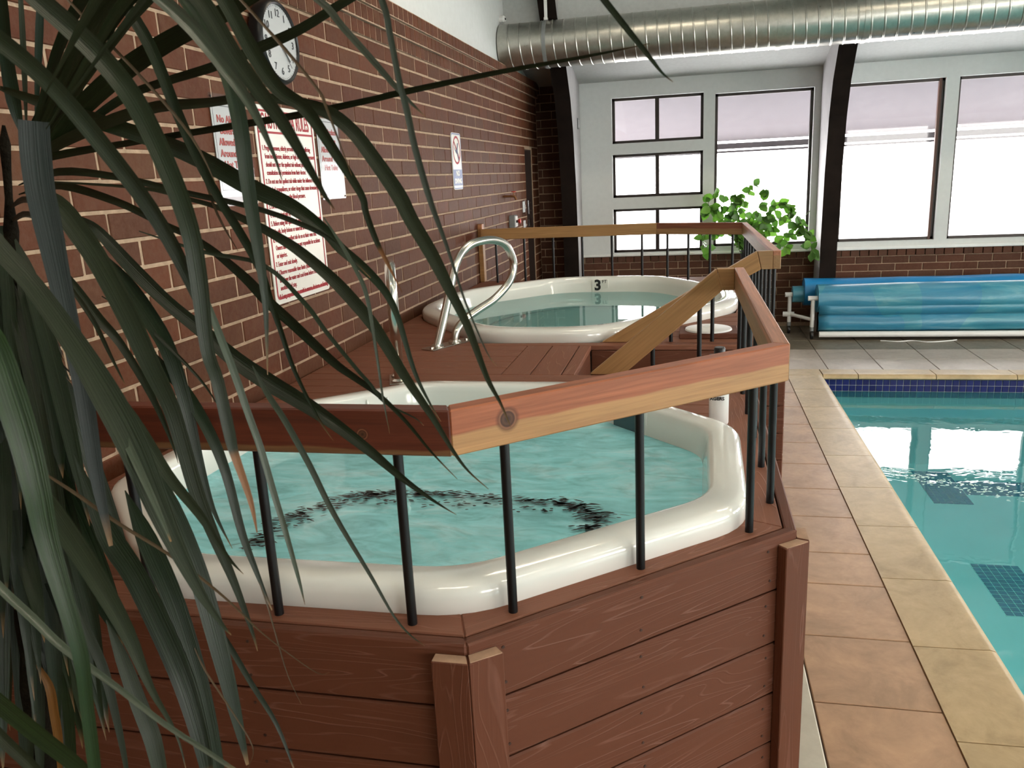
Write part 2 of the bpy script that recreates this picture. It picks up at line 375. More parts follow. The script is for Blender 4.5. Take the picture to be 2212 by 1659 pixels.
M['leaf_t'] = leaf_mat('palm_leaf_brown_tipped', (0.0104, 0.0168, 0.0064), (0.0083, 0.0146, 0.0052), tip=.845)
M['leaf_b'] = leaf_mat('palm_leaf_dry', (0.0571, 0.0360, 0.0170), (0.0403, 0.0257, 0.0124))
M['leaf_o'] = leaf_mat('palm_leaf_yellowing', (0.0980, 0.0420, 0.0070), (0.0875, 0.0350, 0.0070))
M['leaf_k'] = leaf_mat('palm_leaf_base', (.02, .018, .013), (.012, .012, .009))
M['trunk'] = simple('fibrous_palm_trunk', (.011, .009, .006), .95, var=.5, scale=30, bump=1.0, spec=.05)
def vine_mat():
    t = NT('vine_leaf_green'); oi = t.n('ObjectInfo'); t.p.inputs['Roughness'].default_value = .4
    c = t.ramp(oi.outputs['Random'], [(0, (.05, .12, .025)), (.6, (.085, .20, .03)), (1, (.16, .33, .05))]); t.l(c, t.p.inputs['Base Color'])
    tl = t.n('BsdfTranslucent'); t.l(t.mix(1.0, c, (1.0, 1.3, .6), 'MULTIPLY'), tl.inputs['Color']); mx = t.n('MixShader'); mx.inputs[0].default_value = .28
    t.l(t.p.outputs[0], mx.inputs[1]); t.l(tl.outputs[0], mx.inputs[2]); t.l(mx.outputs[0], t.out.inputs['Surface']); return t.m
M['vine'] = vine_mat(); M['vinestem'] = simple('green_stem', (.08, .13, .04), .6)
def cover_mat():
    t = NT('blue_pool_cover'); v = t.coords((.6, 4, 4)); f = t.noise(v, 2.2, 5, .6, .8); g = t.noise(t.coords((2.2, 1, 1)), .9, 1)
    c = t.ramp(f, [(.3, (.02, .18, .28)), (.52, (.05, .27, .37)), (.72, (.20, .42, .47))]); c = t.mix(t.ramp(g, [(.5, 0), (.51, .35)], 'CONSTANT'), c, (.01, .16, .38))
    t.set(color=c, rough=.32, spec=.6); t.bump(f, .3, .01); return t.m
M['cover'] = cover_mat()
def lamp_mat():
    t = NT('added_lamp_diffuser'); e = t.n('Emission'); e.inputs['Color'].default_value = (1.0, .86, .66, 1); e.inputs['Strength'].default_value = 15.0
    t.l(e.outputs[0], t.out.inputs['Surface']); return t.m
M['lamp'] = lamp_mat()
M['cover_bright'] = simple('bright_blue_cover', (.012, .22, .50), .35, var=.15, scale=3)
PALM=[
('t',[-0.81,0.8,1.953,0.008573,-0.754,0.794,2.023,0.01418,-0.711,0.791,2.04,0.01884,-0.667,0.787,2.004,0.02155,-0.609,0.781,1.952,0.02232,-0.566,0.776,1.898,0.02218,-0.535,0.77,1.829,0.02109,-0.516,0.765,1.767,0.01913,-0.511,0.761,1.71,0.01811,-0.509,0.755,1.638,0.01439,-0.5,0.752,1.602,0.01344,-0.492,0.748,1.544,0.01247,-0.489,0.747,1.522,0.009778,-0.475,0.743,1.47,0.00619,-0.47,0.74,1.432,0.001322]),
('g',[-0.742,0.72,1.973,0.01715,-0.699,0.727,1.975,0.01906,-0.676,0.733,1.958,0.01921,-0.637,0.745,1.916,0.01775,-0.601,0.759,1.857,0.01807,-0.565,0.774,1.787,0.01659,-0.544,0.786,1.722,0.01404,-0.535,0.796,1.663,0.005685,-0.536,0.8,1.636,0.0009526]),
('d',[-0.99,1.08,1.812,0.001608,-0.938,1.066,1.89,0.03934,-0.915,1.06,1.918,0.03913,-0.829,1.042,1.995,0.03848,-0.756,1.026,2.056,0.03544,-0.7,1.014,2.099,0.02415,-0.63,1,2.136,0.002977]),
('d',[-0.995,1.08,1.826,0.001608,-0.927,1.069,1.883,0.02292,-0.874,1.061,1.921,0.02527,-0.786,1.049,1.966,0.02748,-0.69,1.036,2.001,0.02466,-0.596,1.022,2.025,0.02191,-0.535,1.013,2.045,0.01809,-0.452,1,2.055,0.002382]),
('d',[-0.957,1.05,1.871,0.001563,-0.868,1.036,1.997,0.01357,-0.792,1.025,2.071,0.01587,-0.76,1.023,2.073,0.01644,-0.739,1.02,2.054,0.01639,-0.701,1.012,1.992,0.01627,-0.67,1.002,1.911,0.01432,-0.643,0.995,1.845,0.01303,-0.615,0.988,1.792,0.01177,-0.585,0.982,1.743,0.01169,-0.561,0.976,1.698,0.01046,-0.549,0.972,1.654,0.008676,-0.537,0.967,1.616,0.00691,-0.521,0.961,1.564,0.005724,-0.491,0.954,1.501,0.003408,-0.47,0.95,1.469,0.0005656]),
('b',[-0.67,1.04,1.836,0.001548,-0.64,1.018,1.772,0.003638,-0.605,1,1.722,0.0005954]),
('d',[-0.913,1,1.862,0.001488,-0.757,0.978,2.015,0.0163,-0.65,0.966,2.067,0.0184,-0.604,0.959,2.03,0.02055,-0.573,0.951,1.974,0.02151,-0.553,0.945,1.935,0.02026,-0.542,0.937,1.874,0.01898,-0.538,0.93,1.813,0.01771,-0.531,0.922,1.752,0.01537,-0.525,0.915,1.695,0.01089,-0.523,0.909,1.649,0.006495,-0.526,0.9,1.573,0.001072]),
('g',[-0.622,0.72,1.904,0.001072,-0.515,0.709,2,0.01181,-0.455,0.704,1.993,0.01425,-0.428,0.701,1.967,0.01585,-0.399,0.695,1.918,0.01573,-0.375,0.691,1.884,0.01399,-0.354,0.688,1.855,0.01147,-0.333,0.684,1.818,0.007331,-0.32,0.682,1.794,0.004058,-0.311,0.68,1.781,0.0008097]),
('w',[-0.616,0.85,2.049,0.01215,-0.558,0.839,2.004,0.01499,-0.52,0.831,1.97,0.01584,-0.488,0.824,1.932,0.01471,-0.456,0.815,1.889,0.01067,-0.431,0.805,1.838,0.003835,-0.422,0.8,1.81,0.0009526]),
('t',[-0.867,0.98,1.883,0.001459,-0.665,0.956,2.056,0.01481,-0.577,0.949,2.057,0.01695,-0.545,0.944,2.022,0.01798,-0.513,0.937,1.962,0.01896,-0.483,0.931,1.918,0.01774,-0.447,0.926,1.891,0.01544,-0.412,0.92,1.839,0.01205,-0.382,0.914,1.79,0.008702,-0.377,0.911,1.769,0.007594,-0.365,0.907,1.735,0.006481,-0.351,0.904,1.706,0.003766,-0.336,0.9,1.675,0.0005358]),
('d',[-1.011,1.08,1.968,0.00643,-0.98,1.076,1.957,0.01153,-0.874,1.062,1.921,0.0215,-0.745,1.045,1.879,0.02239,-0.663,1.033,1.846,0.02459,-0.585,1.02,1.805,0.02429,-0.521,1.009,1.777,0.02043,-0.474,1.001,1.744,0.01549,-0.453,0.996,1.722,0.01423,-0.42,0.989,1.696,0.01295,-0.393,0.983,1.669,0.01053,-0.374,0.976,1.635,0.008133,-0.352,0.963,1.564,0.005733,-0.331,0.955,1.522,0.002842,-0.316,0.95,1.499,0.0005656]),
('g',[-0.99,1.08,1.846,0.001608,-0.93,1.069,1.878,0.01527,-0.751,1.037,1.916,0.01605,-0.627,1.013,1.917,0.01207,-0.557,0.999,1.918,0.01071,-0.505,0.988,1.91,0.01176,-0.446,0.974,1.893,0.01624,-0.407,0.963,1.866,0.0172,-0.376,0.95,1.83,0.01811,-0.344,0.936,1.788,0.01896,-0.327,0.927,1.758,0.01766,-0.3,0.914,1.717,0.01632,-0.278,0.901,1.679,0.01287,-0.254,0.887,1.636,0.009502,-0.23,0.869,1.58,0.006207,-0.213,0.859,1.552,0.003579,-0.2,0.85,1.526,0.0005061]),
('d',[-0.989,1.08,1.853,0.001608,-0.934,1.074,1.866,0.01151,-0.782,1.058,1.877,0.008815,-0.608,1.037,1.888,0.009259,-0.501,1.023,1.895,0.009134,-0.397,1.008,1.905,0.007804,-0.355,1.002,1.91,0.007755,-0.227,0.982,1.922,0.005847,-0.12,0.964,1.929,0.003443,-0.046,0.95,1.935,0.0005656]),
('d',[-0.892,1,1.885,0.001488,-0.632,0.961,2.075,0.01373,-0.397,0.928,2.128,0.01215,-0.209,0.898,2.08,0.009624,-0.122,0.88,2.015,0.007858,-0.087,0.869,1.968,0.006729,-0.064,0.863,1.938,0.006163,-0.043,0.857,1.911,0.00459,-0.03,0.853,1.894,0.002538,-0.019,0.85,1.884,0.0005061]),
('d',[-0.877,1,1.885,0.001488,-0.638,0.963,2.05,0.01147,-0.495,0.944,2.053,0.01124,-0.42,0.931,2.009,0.008866,-0.39,0.924,1.976,0.008248,-0.357,0.916,1.94,0.007632,-0.321,0.907,1.9,0.005398,-0.291,0.9,1.871,0.0005358]),
('g',[-0.656,0.75,1.873,0.001116,-0.476,0.763,2.024,0.00727,-0.361,0.77,2.045,0.007794,-0.306,0.774,2.013,0.007374,-0.286,0.778,1.966,0.006481,-0.282,0.78,1.938,0.006033,-0.277,0.782,1.896,0.006055,-0.272,0.784,1.867,0.006536,-0.268,0.786,1.836,0.006553,-0.261,0.788,1.801,0.006571,-0.255,0.79,1.775,0.005644,-0.244,0.792,1.738,0.003774,-0.236,0.794,1.706,0.002837,-0.227,0.796,1.673,0.00237,-0.21,0.799,1.625,0.001427,-0.2,0.8,1.609,0.0004763]),
('g',[-0.951,1.08,1.871,0.001608,-0.827,1.069,1.926,0.01145,-0.774,1.064,1.944,0.0114,-0.714,1.058,1.955,0.01134,-0.629,1.05,1.968,0.01251,-0.553,1.043,1.986,0.01366,-0.495,1.037,2.001,0.01234,-0.418,1.028,2.029,0.00979,-0.352,1.02,2.045,0.001822]),
('b',[-0.819,1,2.074,0.002977,-0.783,0.993,2.036,0.003547,-0.683,0.973,1.937,0.004055,-0.624,0.96,1.869,0.00343,-0.593,0.95,1.81,0.0005656]),
('b',[-0.495,0.85,2.028,0.00253,-0.468,0.843,1.997,0.00301,-0.417,0.829,1.943,0.003457,-0.379,0.819,1.898,0.003412,-0.37,0.815,1.879,0.00291,-0.343,0.8,1.811,0.0004763]),
('d',[-1.006,1.1,1.895,0.001637,-1,1.089,1.948,0.01946,-0.984,1.075,2.017,0.01792,-0.962,1.06,2.081,0.01642,-0.951,1.05,2.126,0.005001]),
('d',[-1.002,1.12,1.896,0.001667,-0.958,1.109,2.019,0.01057,-0.934,1.103,2.086,0.009197,-0.921,1.1,2.122,0.00262]),
('w',[-1.016,1.12,1.904,0.001667,-0.991,1.112,1.996,0.007941,-0.966,1.102,2.089,0.006564,-0.962,1.1,2.113,0.001965]),
('c',[-0.767,0.86,1.894,0.03277,-0.769,0.856,1.857,0.03362,-0.767,0.85,1.814,0.0324,-0.761,0.845,1.765,0.03017,-0.754,0.839,1.715,0.02596,-0.745,0.831,1.653,0.02277,-0.736,0.824,1.585,0.02157,-0.731,0.816,1.515,0.01943,-0.726,0.808,1.445,0.01443,-0.717,0.8,1.373,0.004763]),
('d',[-1.031,1.1,1.827,0.001637,-0.938,1.083,1.843,0.01161,-0.821,1.06,1.83,0.0101,-0.696,1.033,1.803,0.008609,-0.581,1.006,1.78,0.007187,-0.499,0.985,1.755,0.007036,-0.448,0.97,1.731,0.004619,-0.395,0.95,1.687,0.001131]),
('d',[-1.034,1.1,1.813,0.001637,-0.943,1.086,1.823,0.01164,-0.833,1.066,1.795,0.01143,-0.756,1.051,1.763,0.01001,-0.683,1.036,1.733,0.009864,-0.614,1.018,1.687,0.01334,-0.573,1.006,1.651,0.01557,-0.533,0.995,1.621,0.01421,-0.472,0.977,1.573,0.01163,-0.44,0.968,1.554,0.009224,-0.401,0.958,1.531,0.006842,-0.363,0.946,1.5,0.005067,-0.325,0.932,1.462,0.002774,-0.29,0.92,1.432,0.0005477]),
('d',[-1,1.08,1.805,0.001608,-0.931,1.07,1.775,0.01529,-0.896,1.065,1.766,0.01649,-0.866,1.06,1.75,0.01641,-0.81,1.048,1.696,0.02122,-0.753,1.037,1.647,0.01976,-0.698,1.027,1.608,0.02078,-0.643,1.016,1.567,0.02419,-0.589,1.006,1.536,0.02516,-0.535,0.997,1.509,0.02255,-0.484,0.987,1.481,0.01763,-0.43,0.976,1.446,0.01395,-0.386,0.967,1.414,0.009207,-0.348,0.959,1.391,0.005138,-0.321,0.953,1.377,0.00227,-0.304,0.95,1.369,0.0005656]),
('g',[-0.903,0.98,1.824,0.001459,-0.86,0.976,1.797,0.02674,-0.828,0.972,1.758,0.0301,-0.799,0.968,1.712,0.0288,-0.764,0.961,1.642,0.02861,-0.736,0.955,1.572,0.02615,-0.71,0.949,1.513,0.02261,-0.696,0.944,1.453,0.02137,-0.682,0.939,1.386,0.02013,-0.66,0.933,1.321,0.01556,-0.637,0.928,1.258,0.01105,-0.617,0.923,1.188,0.005493,-0.61,0.92,1.155,0.001095]),
('d',[-0.864,1.05,1.726,0.001563,-0.825,1.044,1.678,0.02237,-0.791,1.038,1.63,0.02595,-0.762,1.032,1.579,0.02335,-0.741,1.024,1.504,0.01951,-0.727,1.015,1.415,0.0145,-0.709,1.007,1.335,0.007192,-0.681,1,1.274,0.0005954]),
('d',[-0.849,1.05,1.621,0.001563,-0.787,1.041,1.554,0.01488,-0.747,1.036,1.513,0.01726,-0.71,1.028,1.45,0.01714,-0.688,1.022,1.387,0.0146,-0.67,1.013,1.296,0.01206,-0.65,1.006,1.235,0.007789,-0.628,1,1.173,0.001786]),
('w',[-0.617,0.92,1.696,0.001369,-0.602,0.917,1.639,0.008738,-0.582,0.914,1.571,0.009796,-0.569,0.912,1.519,0.009228,-0.555,0.909,1.469,0.009205,-0.544,0.907,1.412,0.008639,-0.533,0.905,1.358,0.00754,-0.52,0.902,1.288,0.004831,-0.514,0.9,1.248,0.0005358]),
('g',[-0.576,0.95,1.573,0.001414,-0.559,0.947,1.537,0.007332,-0.535,0.944,1.498,0.008432,-0.504,0.94,1.436,0.008391,-0.474,0.935,1.369,0.007234,-0.426,0.928,1.283,0.004973,-0.396,0.924,1.226,0.003301,-0.374,0.922,1.2,0.002195,-0.353,0.92,1.186,0.0005477]),
('g',[-0.994,1.08,1.833,0.001608,-0.777,1.046,1.813,0.004983,-0.695,1.032,1.795,0.006142,-0.64,1.021,1.781,0.007297,-0.586,1.01,1.759,0.01083,-0.556,1.004,1.745,0.01195,-0.515,0.994,1.723,0.01421,-0.471,0.983,1.691,0.0158,-0.44,0.974,1.664,0.01681,-0.404,0.962,1.627,0.01603,-0.381,0.953,1.595,0.01475,-0.357,0.943,1.56,0.01235,-0.32,0.928,1.512,0.008288,-0.292,0.916,1.472,0.004909,-0.271,0.908,1.448,0.002704,-0.244,0.9,1.428,0.0005358]),
('w',[-0.45,0.95,1.764,0.001414,-0.425,0.945,1.725,0.004502,-0.411,0.942,1.7,0.005048,-0.401,0.94,1.678,0.005594,-0.395,0.937,1.652,0.00502,-0.391,0.933,1.621,0.004446,-0.386,0.928,1.572,0.003316,-0.383,0.925,1.54,0.002754,-0.376,0.92,1.491,0.0005477]),
('d',[-0.754,1,1.754,0.001488,-0.652,0.991,1.723,0.005308,-0.56,0.982,1.704,0.005847,-0.502,0.974,1.653,0.00638,-0.473,0.969,1.615,0.00577,-0.434,0.963,1.568,0.005159,-0.413,0.96,1.545,0.00457,-0.394,0.956,1.522,0.003416,-0.353,0.952,1.503,0.0017,-0.34,0.95,1.493,0.0005656]),
('d',[-0.874,1.05,1.657,0.001563,-0.794,1.034,1.614,0.00554,-0.704,1.012,1.541,0.004216,-0.668,1,1.497,0.0005954]),
('d',[-0.971,1.08,1.712,0.001608,-0.936,1.069,1.67,0.014,-0.89,1.055,1.621,0.01508,-0.85,1.044,1.583,0.01243,-0.794,1.023,1.505,0.009748,-0.761,1.007,1.437,0.003595,-0.751,1,1.41,0.0005954]),
('g',[-0.94,1.05,1.694,0.001563,-0.905,1.035,1.66,0.00616,-0.866,1.017,1.62,0.006657,-0.832,0.997,1.575,0.004748,-0.803,0.98,1.538,0.001167]),
('g',[-0.829,0.8,1.808,0.01715,-0.783,0.79,1.751,0.02165,-0.74,0.783,1.706,0.02236,-0.688,0.771,1.639,0.02663,-0.649,0.761,1.578,0.03264,-0.62,0.753,1.522,0.03227,-0.594,0.743,1.459,0.02656,-0.573,0.736,1.411,0.01929,-0.545,0.728,1.358,0.01127,-0.519,0.722,1.324,0.004299,-0.508,0.72,1.313,0.0008573]),
('w',[-0.715,0.79,1.627,0.001176,-0.662,0.77,1.576,0.006874,-0.636,0.757,1.542,0.008566,-0.61,0.743,1.503,0.008405,-0.582,0.727,1.461,0.006062,-0.562,0.715,1.428,0.001703]),
('g',[-0.857,0.9,1.704,0.00134,-0.797,0.89,1.621,0.01377,-0.714,0.876,1.516,0.01564,-0.67,0.867,1.446,0.01446,-0.627,0.86,1.395,0.01127,-0.603,0.856,1.357,0.007131,-0.585,0.852,1.334,0.00406,-0.568,0.85,1.317,0.0005061]),
('n',[-0.671,0.62,1.718,0.02215,-0.642,0.616,1.675,0.02567,-0.629,0.612,1.626,0.02732,-0.619,0.608,1.577,0.02606,-0.613,0.604,1.531,0.02375,-0.61,0.601,1.481,0.02074,-0.597,0.595,1.413,0.01631,-0.59,0.592,1.36,0.01409,-0.591,0.588,1.305,0.0126,-0.592,0.583,1.237,0.01181,-0.595,0.58,1.182,0.006906]),
('g',[-0.868,0.85,1.462,0.001265,-0.824,0.833,1.396,0.0248,-0.763,0.813,1.324,0.02516,-0.711,0.793,1.254,0.0189,-0.676,0.776,1.187,0.009242,-0.638,0.761,1.136,0.003626,-0.623,0.75,1.09,0.0008931]),
('d',[-0.885,0.95,1.439,0.001414,-0.834,0.928,1.327,0.0304,-0.791,0.916,1.268,0.03162,-0.751,0.901,1.198,0.0322,-0.713,0.885,1.116,0.03056,-0.689,0.87,1.032,0.02381,-0.68,0.86,0.979,0.01536]),
('d',[-0.835,0.98,1.371,0.001459,-0.801,0.967,1.297,0.02879,-0.757,0.95,1.197,0.02942,-0.722,0.93,1.07,0.02657,-0.701,0.911,0.95,0.01953,-0.69,0.9,0.876,0.004287]),
('d',[-0.72,0.9,1.461,0.00134,-0.69,0.889,1.389,0.02436,-0.655,0.876,1.298,0.02608,-0.632,0.863,1.205,0.02467,-0.613,0.851,1.11,0.01722,-0.598,0.84,1.028,0.004001]),
('d',[-0.754,1,1.178,0.001488,-0.708,0.988,1.121,0.008233,-0.666,0.975,1.058,0.008128,-0.624,0.963,0.997,0.006304,-0.596,0.95,0.929,0.002262]),
('b',[-0.868,0.85,1.462,0.001265,-0.805,0.846,1.427,0.004533,-0.738,0.841,1.386,0.004508,-0.666,0.837,1.347,0.003984,-0.608,0.832,1.309,0.003469,-0.57,0.829,1.278,0.002469,-0.542,0.827,1.251,0.001969,-0.507,0.824,1.226,0.001472,-0.464,0.821,1.2,0.0009777,-0.446,0.82,1.203,0.0004882]),
('w',[-0.819,0.7,1.404,0.01,-0.779,0.69,1.37,0.009863,-0.732,0.68,1.34,0.009717,-0.688,0.67,1.312,0.008778,-0.613,0.655,1.279,0.006626,-0.55,0.641,1.251,0.005726,-0.498,0.63,1.234,0.004878,-0.451,0.62,1.218,0.003691]),
('n',[-0.765,0.62,1.297,0.01698,-0.726,0.612,1.277,0.01676,-0.668,0.6,1.251,0.01572,-0.618,0.59,1.229,0.01404,-0.576,0.58,1.208,0.006906]),
('g',[-0.725,0.58,1.296,0.01243,-0.686,0.57,1.274,0.01154,-0.64,0.558,1.252,0.01064,-0.61,0.55,1.235,0.006549]),
('b',[-0.611,0.95,1.247,0.001414,-0.6,0.946,1.211,0.002253,-0.59,0.941,1.168,0.002242,-0.576,0.935,1.109,0.00167,-0.557,0.93,1.064,0.0005537]),
('b',[-0.659,0.85,1.2,0.001265,-0.643,0.844,1.169,0.002513,-0.602,0.833,1.114,0.001984,-0.575,0.825,1.071,0.001473,-0.584,0.82,1.041,0.0004882]),
('o',[-1.095,1,1.048,0.001488,-1.068,0.995,1,0.01303,-1.064,0.99,0.949,0.01415,-1.063,0.985,0.888,0.0129,-1.071,0.98,0.824,0.005835]),
('g',[-0.888,0.9,1.225,0.00134,-0.869,0.893,1.177,0.01276,-0.848,0.886,1.129,0.01372,-0.835,0.878,1.073,0.01151,-0.823,0.867,0.986,0.007229,-0.821,0.86,0.927,0.002048]),
('g',[-0.82,0.88,1.212,0.00131,-0.798,0.871,1.159,0.01763,-0.773,0.859,1.093,0.02251,-0.753,0.85,1.041,0.02328,-0.742,0.84,0.98,0.018]),
('d',[-1.111,1.12,1.715,0.001667,-1.08,1.096,1.66,0.01698,-1.049,1.067,1.595,0.01975,-1.017,1.036,1.526,0.02022,-0.984,1.004,1.456,0.01858,-0.952,0.97,1.386,0.01283,-0.92,0.936,1.318,0.000196]),
('d',[-1.172,1.12,1.607,0.01255,-1.154,1.097,1.528,0.01818,-1.134,1.069,1.433,0.02117,-1.113,1.039,1.332,0.02169,-1.091,1.007,1.227,0.01994,-1.068,0.974,1.12,0.01378,-1.044,0.94,1.011,0.0002106]),
('d',[-1.152,1.12,1.394,0.001667,-1.114,1.105,1.352,0.03169,-1.075,1.087,1.302,0.03725,-1.036,1.068,1.248,0.03859,-0.996,1.049,1.193,0.03593,-0.956,1.028,1.137,0.02517,-0.915,1.007,1.08,0.0003904]),
('d',[-1.129,1.12,1.728,0.01897,-1.134,1.117,1.661,0.02801,-1.144,1.114,1.576,0.03336,-1.155,1.111,1.481,0.03506,-1.167,1.107,1.378,0.03315,-1.181,1.103,1.267,0.0236,-1.196,1.1,1.147,0.0003725]),
('d',[-1.077,1.12,1.747,0.001667,-1.045,1.1,1.689,0.02168,-1.014,1.075,1.62,0.02533,-0.984,1.05,1.546,0.02606,-0.954,1.022,1.47,0.02407,-0.925,0.994,1.393,0.01672,-0.896,0.965,1.316,0.0002572]),
('d',[-1.109,1.12,1.658,0.001667,-1.107,1.114,1.59,0.02584,-1.108,1.107,1.505,0.03066,-1.111,1.099,1.411,0.0321,-1.117,1.091,1.309,0.03022,-1.124,1.082,1.201,0.02142,-1.134,1.074,1.085,0.0003365]),
('g',[-1.076,1.12,1.662,0.001667,-1.055,1.098,1.589,0.01871,-1.035,1.071,1.5,0.02179,-1.014,1.041,1.406,0.02235,-0.993,1.011,1.308,0.02057,-0.972,0.979,1.208,0.01423,-0.951,0.946,1.107,0.0002179]),
('d',[-1.197,1.12,1.511,0.01967,-1.166,1.11,1.454,0.02885,-1.137,1.098,1.384,0.0341,-1.111,1.086,1.307,0.03555,-1.086,1.073,1.227,0.03332,-1.063,1.06,1.143,0.02351,-1.041,1.046,1.055,0.0003675]),
('d',[-1.109,1.12,1.597,0.001667,-1.107,1.121,1.521,0.01742,-1.11,1.122,1.426,0.02083,-1.116,1.124,1.318,0.02198,-1.125,1.125,1.2,0.02088,-1.136,1.126,1.072,0.01493,-1.15,1.128,0.932,0.0002368]),
('d',[-1.154,1.12,1.375,0.001667,-1.138,1.102,1.3,0.01644,-1.124,1.081,1.209,0.01925,-1.109,1.058,1.11,0.01986,-1.095,1.034,1.006,0.01841,-1.081,1.009,0.898,0.01283,-1.067,0.983,0.787,0.000198]),
('d',[-1.126,1.12,1.728,0.01588,-1.126,1.116,1.677,0.02341,-1.129,1.111,1.612,0.02785,-1.134,1.106,1.542,0.02922,-1.14,1.101,1.465,0.02758,-1.148,1.095,1.385,0.0196,-1.157,1.089,1.299,0.0003088]),
('d',[-1.169,1.12,1.6,0.01447,-1.159,1.119,1.514,0.02141,-1.154,1.118,1.406,0.02555,-1.151,1.117,1.284,0.02691,-1.149,1.116,1.151,0.0255,-1.149,1.115,1.005,0.0182,-1.149,1.114,0.848,0.000288]),
('g',[-1.179,1.12,1.421,0.001667,-1.161,1.099,1.371,0.02019,-1.142,1.073,1.311,0.02355,-1.121,1.045,1.248,0.02418,-1.1,1.015,1.183,0.02229,-1.078,0.985,1.118,0.01545,-1.056,0.953,1.053,0.0002368]),
('d',[-1.09,1.12,1.672,0.001667,-1.076,1.106,1.606,0.03345,-1.063,1.089,1.525,0.03935,-1.052,1.071,1.438,0.0408,-1.041,1.052,1.345,0.03801,-1.032,1.032,1.249,0.02664,-1.024,1.012,1.149,0.0004137]),
('d',[-1.132,1.12,1.532,0.001667,-1.088,1.095,1.457,0.03169,-1.046,1.065,1.367,0.03684,-1.007,1.034,1.271,0.03769,-0.971,1.001,1.173,0.03461,-0.936,0.967,1.073,0.02388,-0.904,0.932,0.973,0.0003646]),
('d',[-1.126,1.12,1.62,0.001667,-1.125,1.112,1.576,0.02,-1.124,1.103,1.521,0.02368,-1.124,1.093,1.462,0.02474,-1.124,1.082,1.4,0.02324,-1.123,1.071,1.334,0.01643,-1.123,1.06,1.266,0.0002574]),
('d',[-1.1,1.12,1.752,0.001667,-1.085,1.099,1.697,0.01643,-1.069,1.073,1.631,0.01917,-1.053,1.045,1.561,0.01968,-1.037,1.015,1.49,0.01814,-1.02,0.985,1.417,0.01257,-1.003,0.953,1.344,0.0001927]),
('d',[-1.076,1.12,1.715,0.001667,-1.053,1.104,1.671,0.03148,-1.031,1.084,1.617,0.03695,-1.011,1.064,1.56,0.03821,-0.991,1.042,1.501,0.0355,-0.974,1.019,1.441,0.02481,-0.957,0.996,1.38,0.0003841]),
('d',[-1.125,1.12,1.586,0.001667,-1.103,1.097,1.536,0.03094,-1.079,1.07,1.475,0.03603,-1.053,1.04,1.412,0.03692,-1.025,1.009,1.348,0.03397,-0.996,0.976,1.283,0.02348,-0.965,0.942,1.22,0.0003591]),
('d',[-1.229,1.12,1.391,0.01759,-1.188,1.097,1.352,0.02549,-1.149,1.071,1.307,0.02972,-1.111,1.042,1.259,0.0305,-1.076,1.013,1.21,0.02812,-1.043,0.983,1.161,0.01949,-1.012,0.952,1.113,0.0002991]),
('d',[-1.097,1.12,1.5,0.001667,-1.092,1.105,1.422,0.02575,-1.087,1.086,1.325,0.03025,-1.084,1.066,1.219,0.0313,-1.083,1.045,1.107,0.0291,-1.082,1.023,0.989,0.02035,-1.083,1.001,0.865,0.0003153]),
('d',[-1.117,1.12,1.688,0.001667,-1.103,1.122,1.607,0.03144,-1.095,1.125,1.506,0.03765,-1.091,1.128,1.392,0.03979,-1.091,1.131,1.266,0.03784,-1.094,1.134,1.129,0.0271,-1.1,1.137,0.98,0.0004305]),
('d',[-1.158,1.12,1.573,0.01423,-1.142,1.095,1.522,0.0206,-1.123,1.065,1.461,0.02393,-1.103,1.033,1.397,0.02446,-1.082,0.999,1.332,0.02243,-1.06,0.963,1.268,0.01545,-1.037,0.926,1.205,0.0002355]),
('g',[-1.063,1.12,1.6,0.001667,-1.048,1.122,1.539,0.02039,-1.036,1.125,1.464,0.02442,-1.022,1.128,1.379,0.02581,-1.008,1.131,1.288,0.02455,-0.993,1.134,1.19,0.01758,-0.977,1.137,1.085,0.0002793]),
('d',[-1.131,1.12,1.695,0.01914,-1.11,1.12,1.631,0.02832,-1.095,1.119,1.551,0.03382,-1.084,1.119,1.462,0.03565,-1.076,1.119,1.366,0.0338,-1.07,1.118,1.262,0.02414,-1.068,1.118,1.151,0.0003822]),
('g',[-1.19,1.12,1.514,0.01323,-1.17,1.116,1.447,0.01951,-1.154,1.112,1.363,0.02321,-1.142,1.107,1.269,0.02437,-1.133,1.102,1.169,0.02301,-1.126,1.097,1.061,0.01637,-1.123,1.092,0.946,0.000258]),
('g',[-1.174,1.12,1.456,0.001667,-1.167,1.106,1.366,0.02927,-1.162,1.088,1.255,0.03441,-1.156,1.069,1.133,0.03565,-1.151,1.049,1.002,0.03318,-1.146,1.028,0.863,0.02324,-1.141,1.007,0.717,0.0003604]),
('g',[-1.134,1.12,1.716,0.02323,-1.142,1.117,1.636,0.03428,-1.155,1.114,1.536,0.04082,-1.171,1.11,1.423,0.04289,-1.19,1.106,1.299,0.04054,-1.211,1.102,1.164,0.02885,-1.235,1.097,1.018,0.0004552]),
('d',[-1.146,1.12,1.56,0.001667,-1.093,1.093,1.492,0.02538,-1.044,1.062,1.41,0.02945,-0.999,1.029,1.325,0.03008,-0.957,0.995,1.238,0.02758,-0.919,0.959,1.15,0.019,-0.885,0.923,1.063,0.0002896]),
('d',[-1.168,1.12,1.426,0.001667,-1.15,1.1,1.373,0.02036,-1.13,1.076,1.308,0.02379,-1.111,1.051,1.239,0.02448,-1.091,1.023,1.168,0.02262,-1.072,0.995,1.097,0.01571,-1.052,0.966,1.024,0.0002416]),
('d',[-1.144,1.12,1.612,0.01828,-1.142,1.12,1.547,0.02705,-1.145,1.12,1.465,0.03231,-1.151,1.12,1.374,0.03406,-1.16,1.12,1.274,0.03231,-1.171,1.12,1.166,0.02308,-1.186,1.12,1.05,0.0003656]),
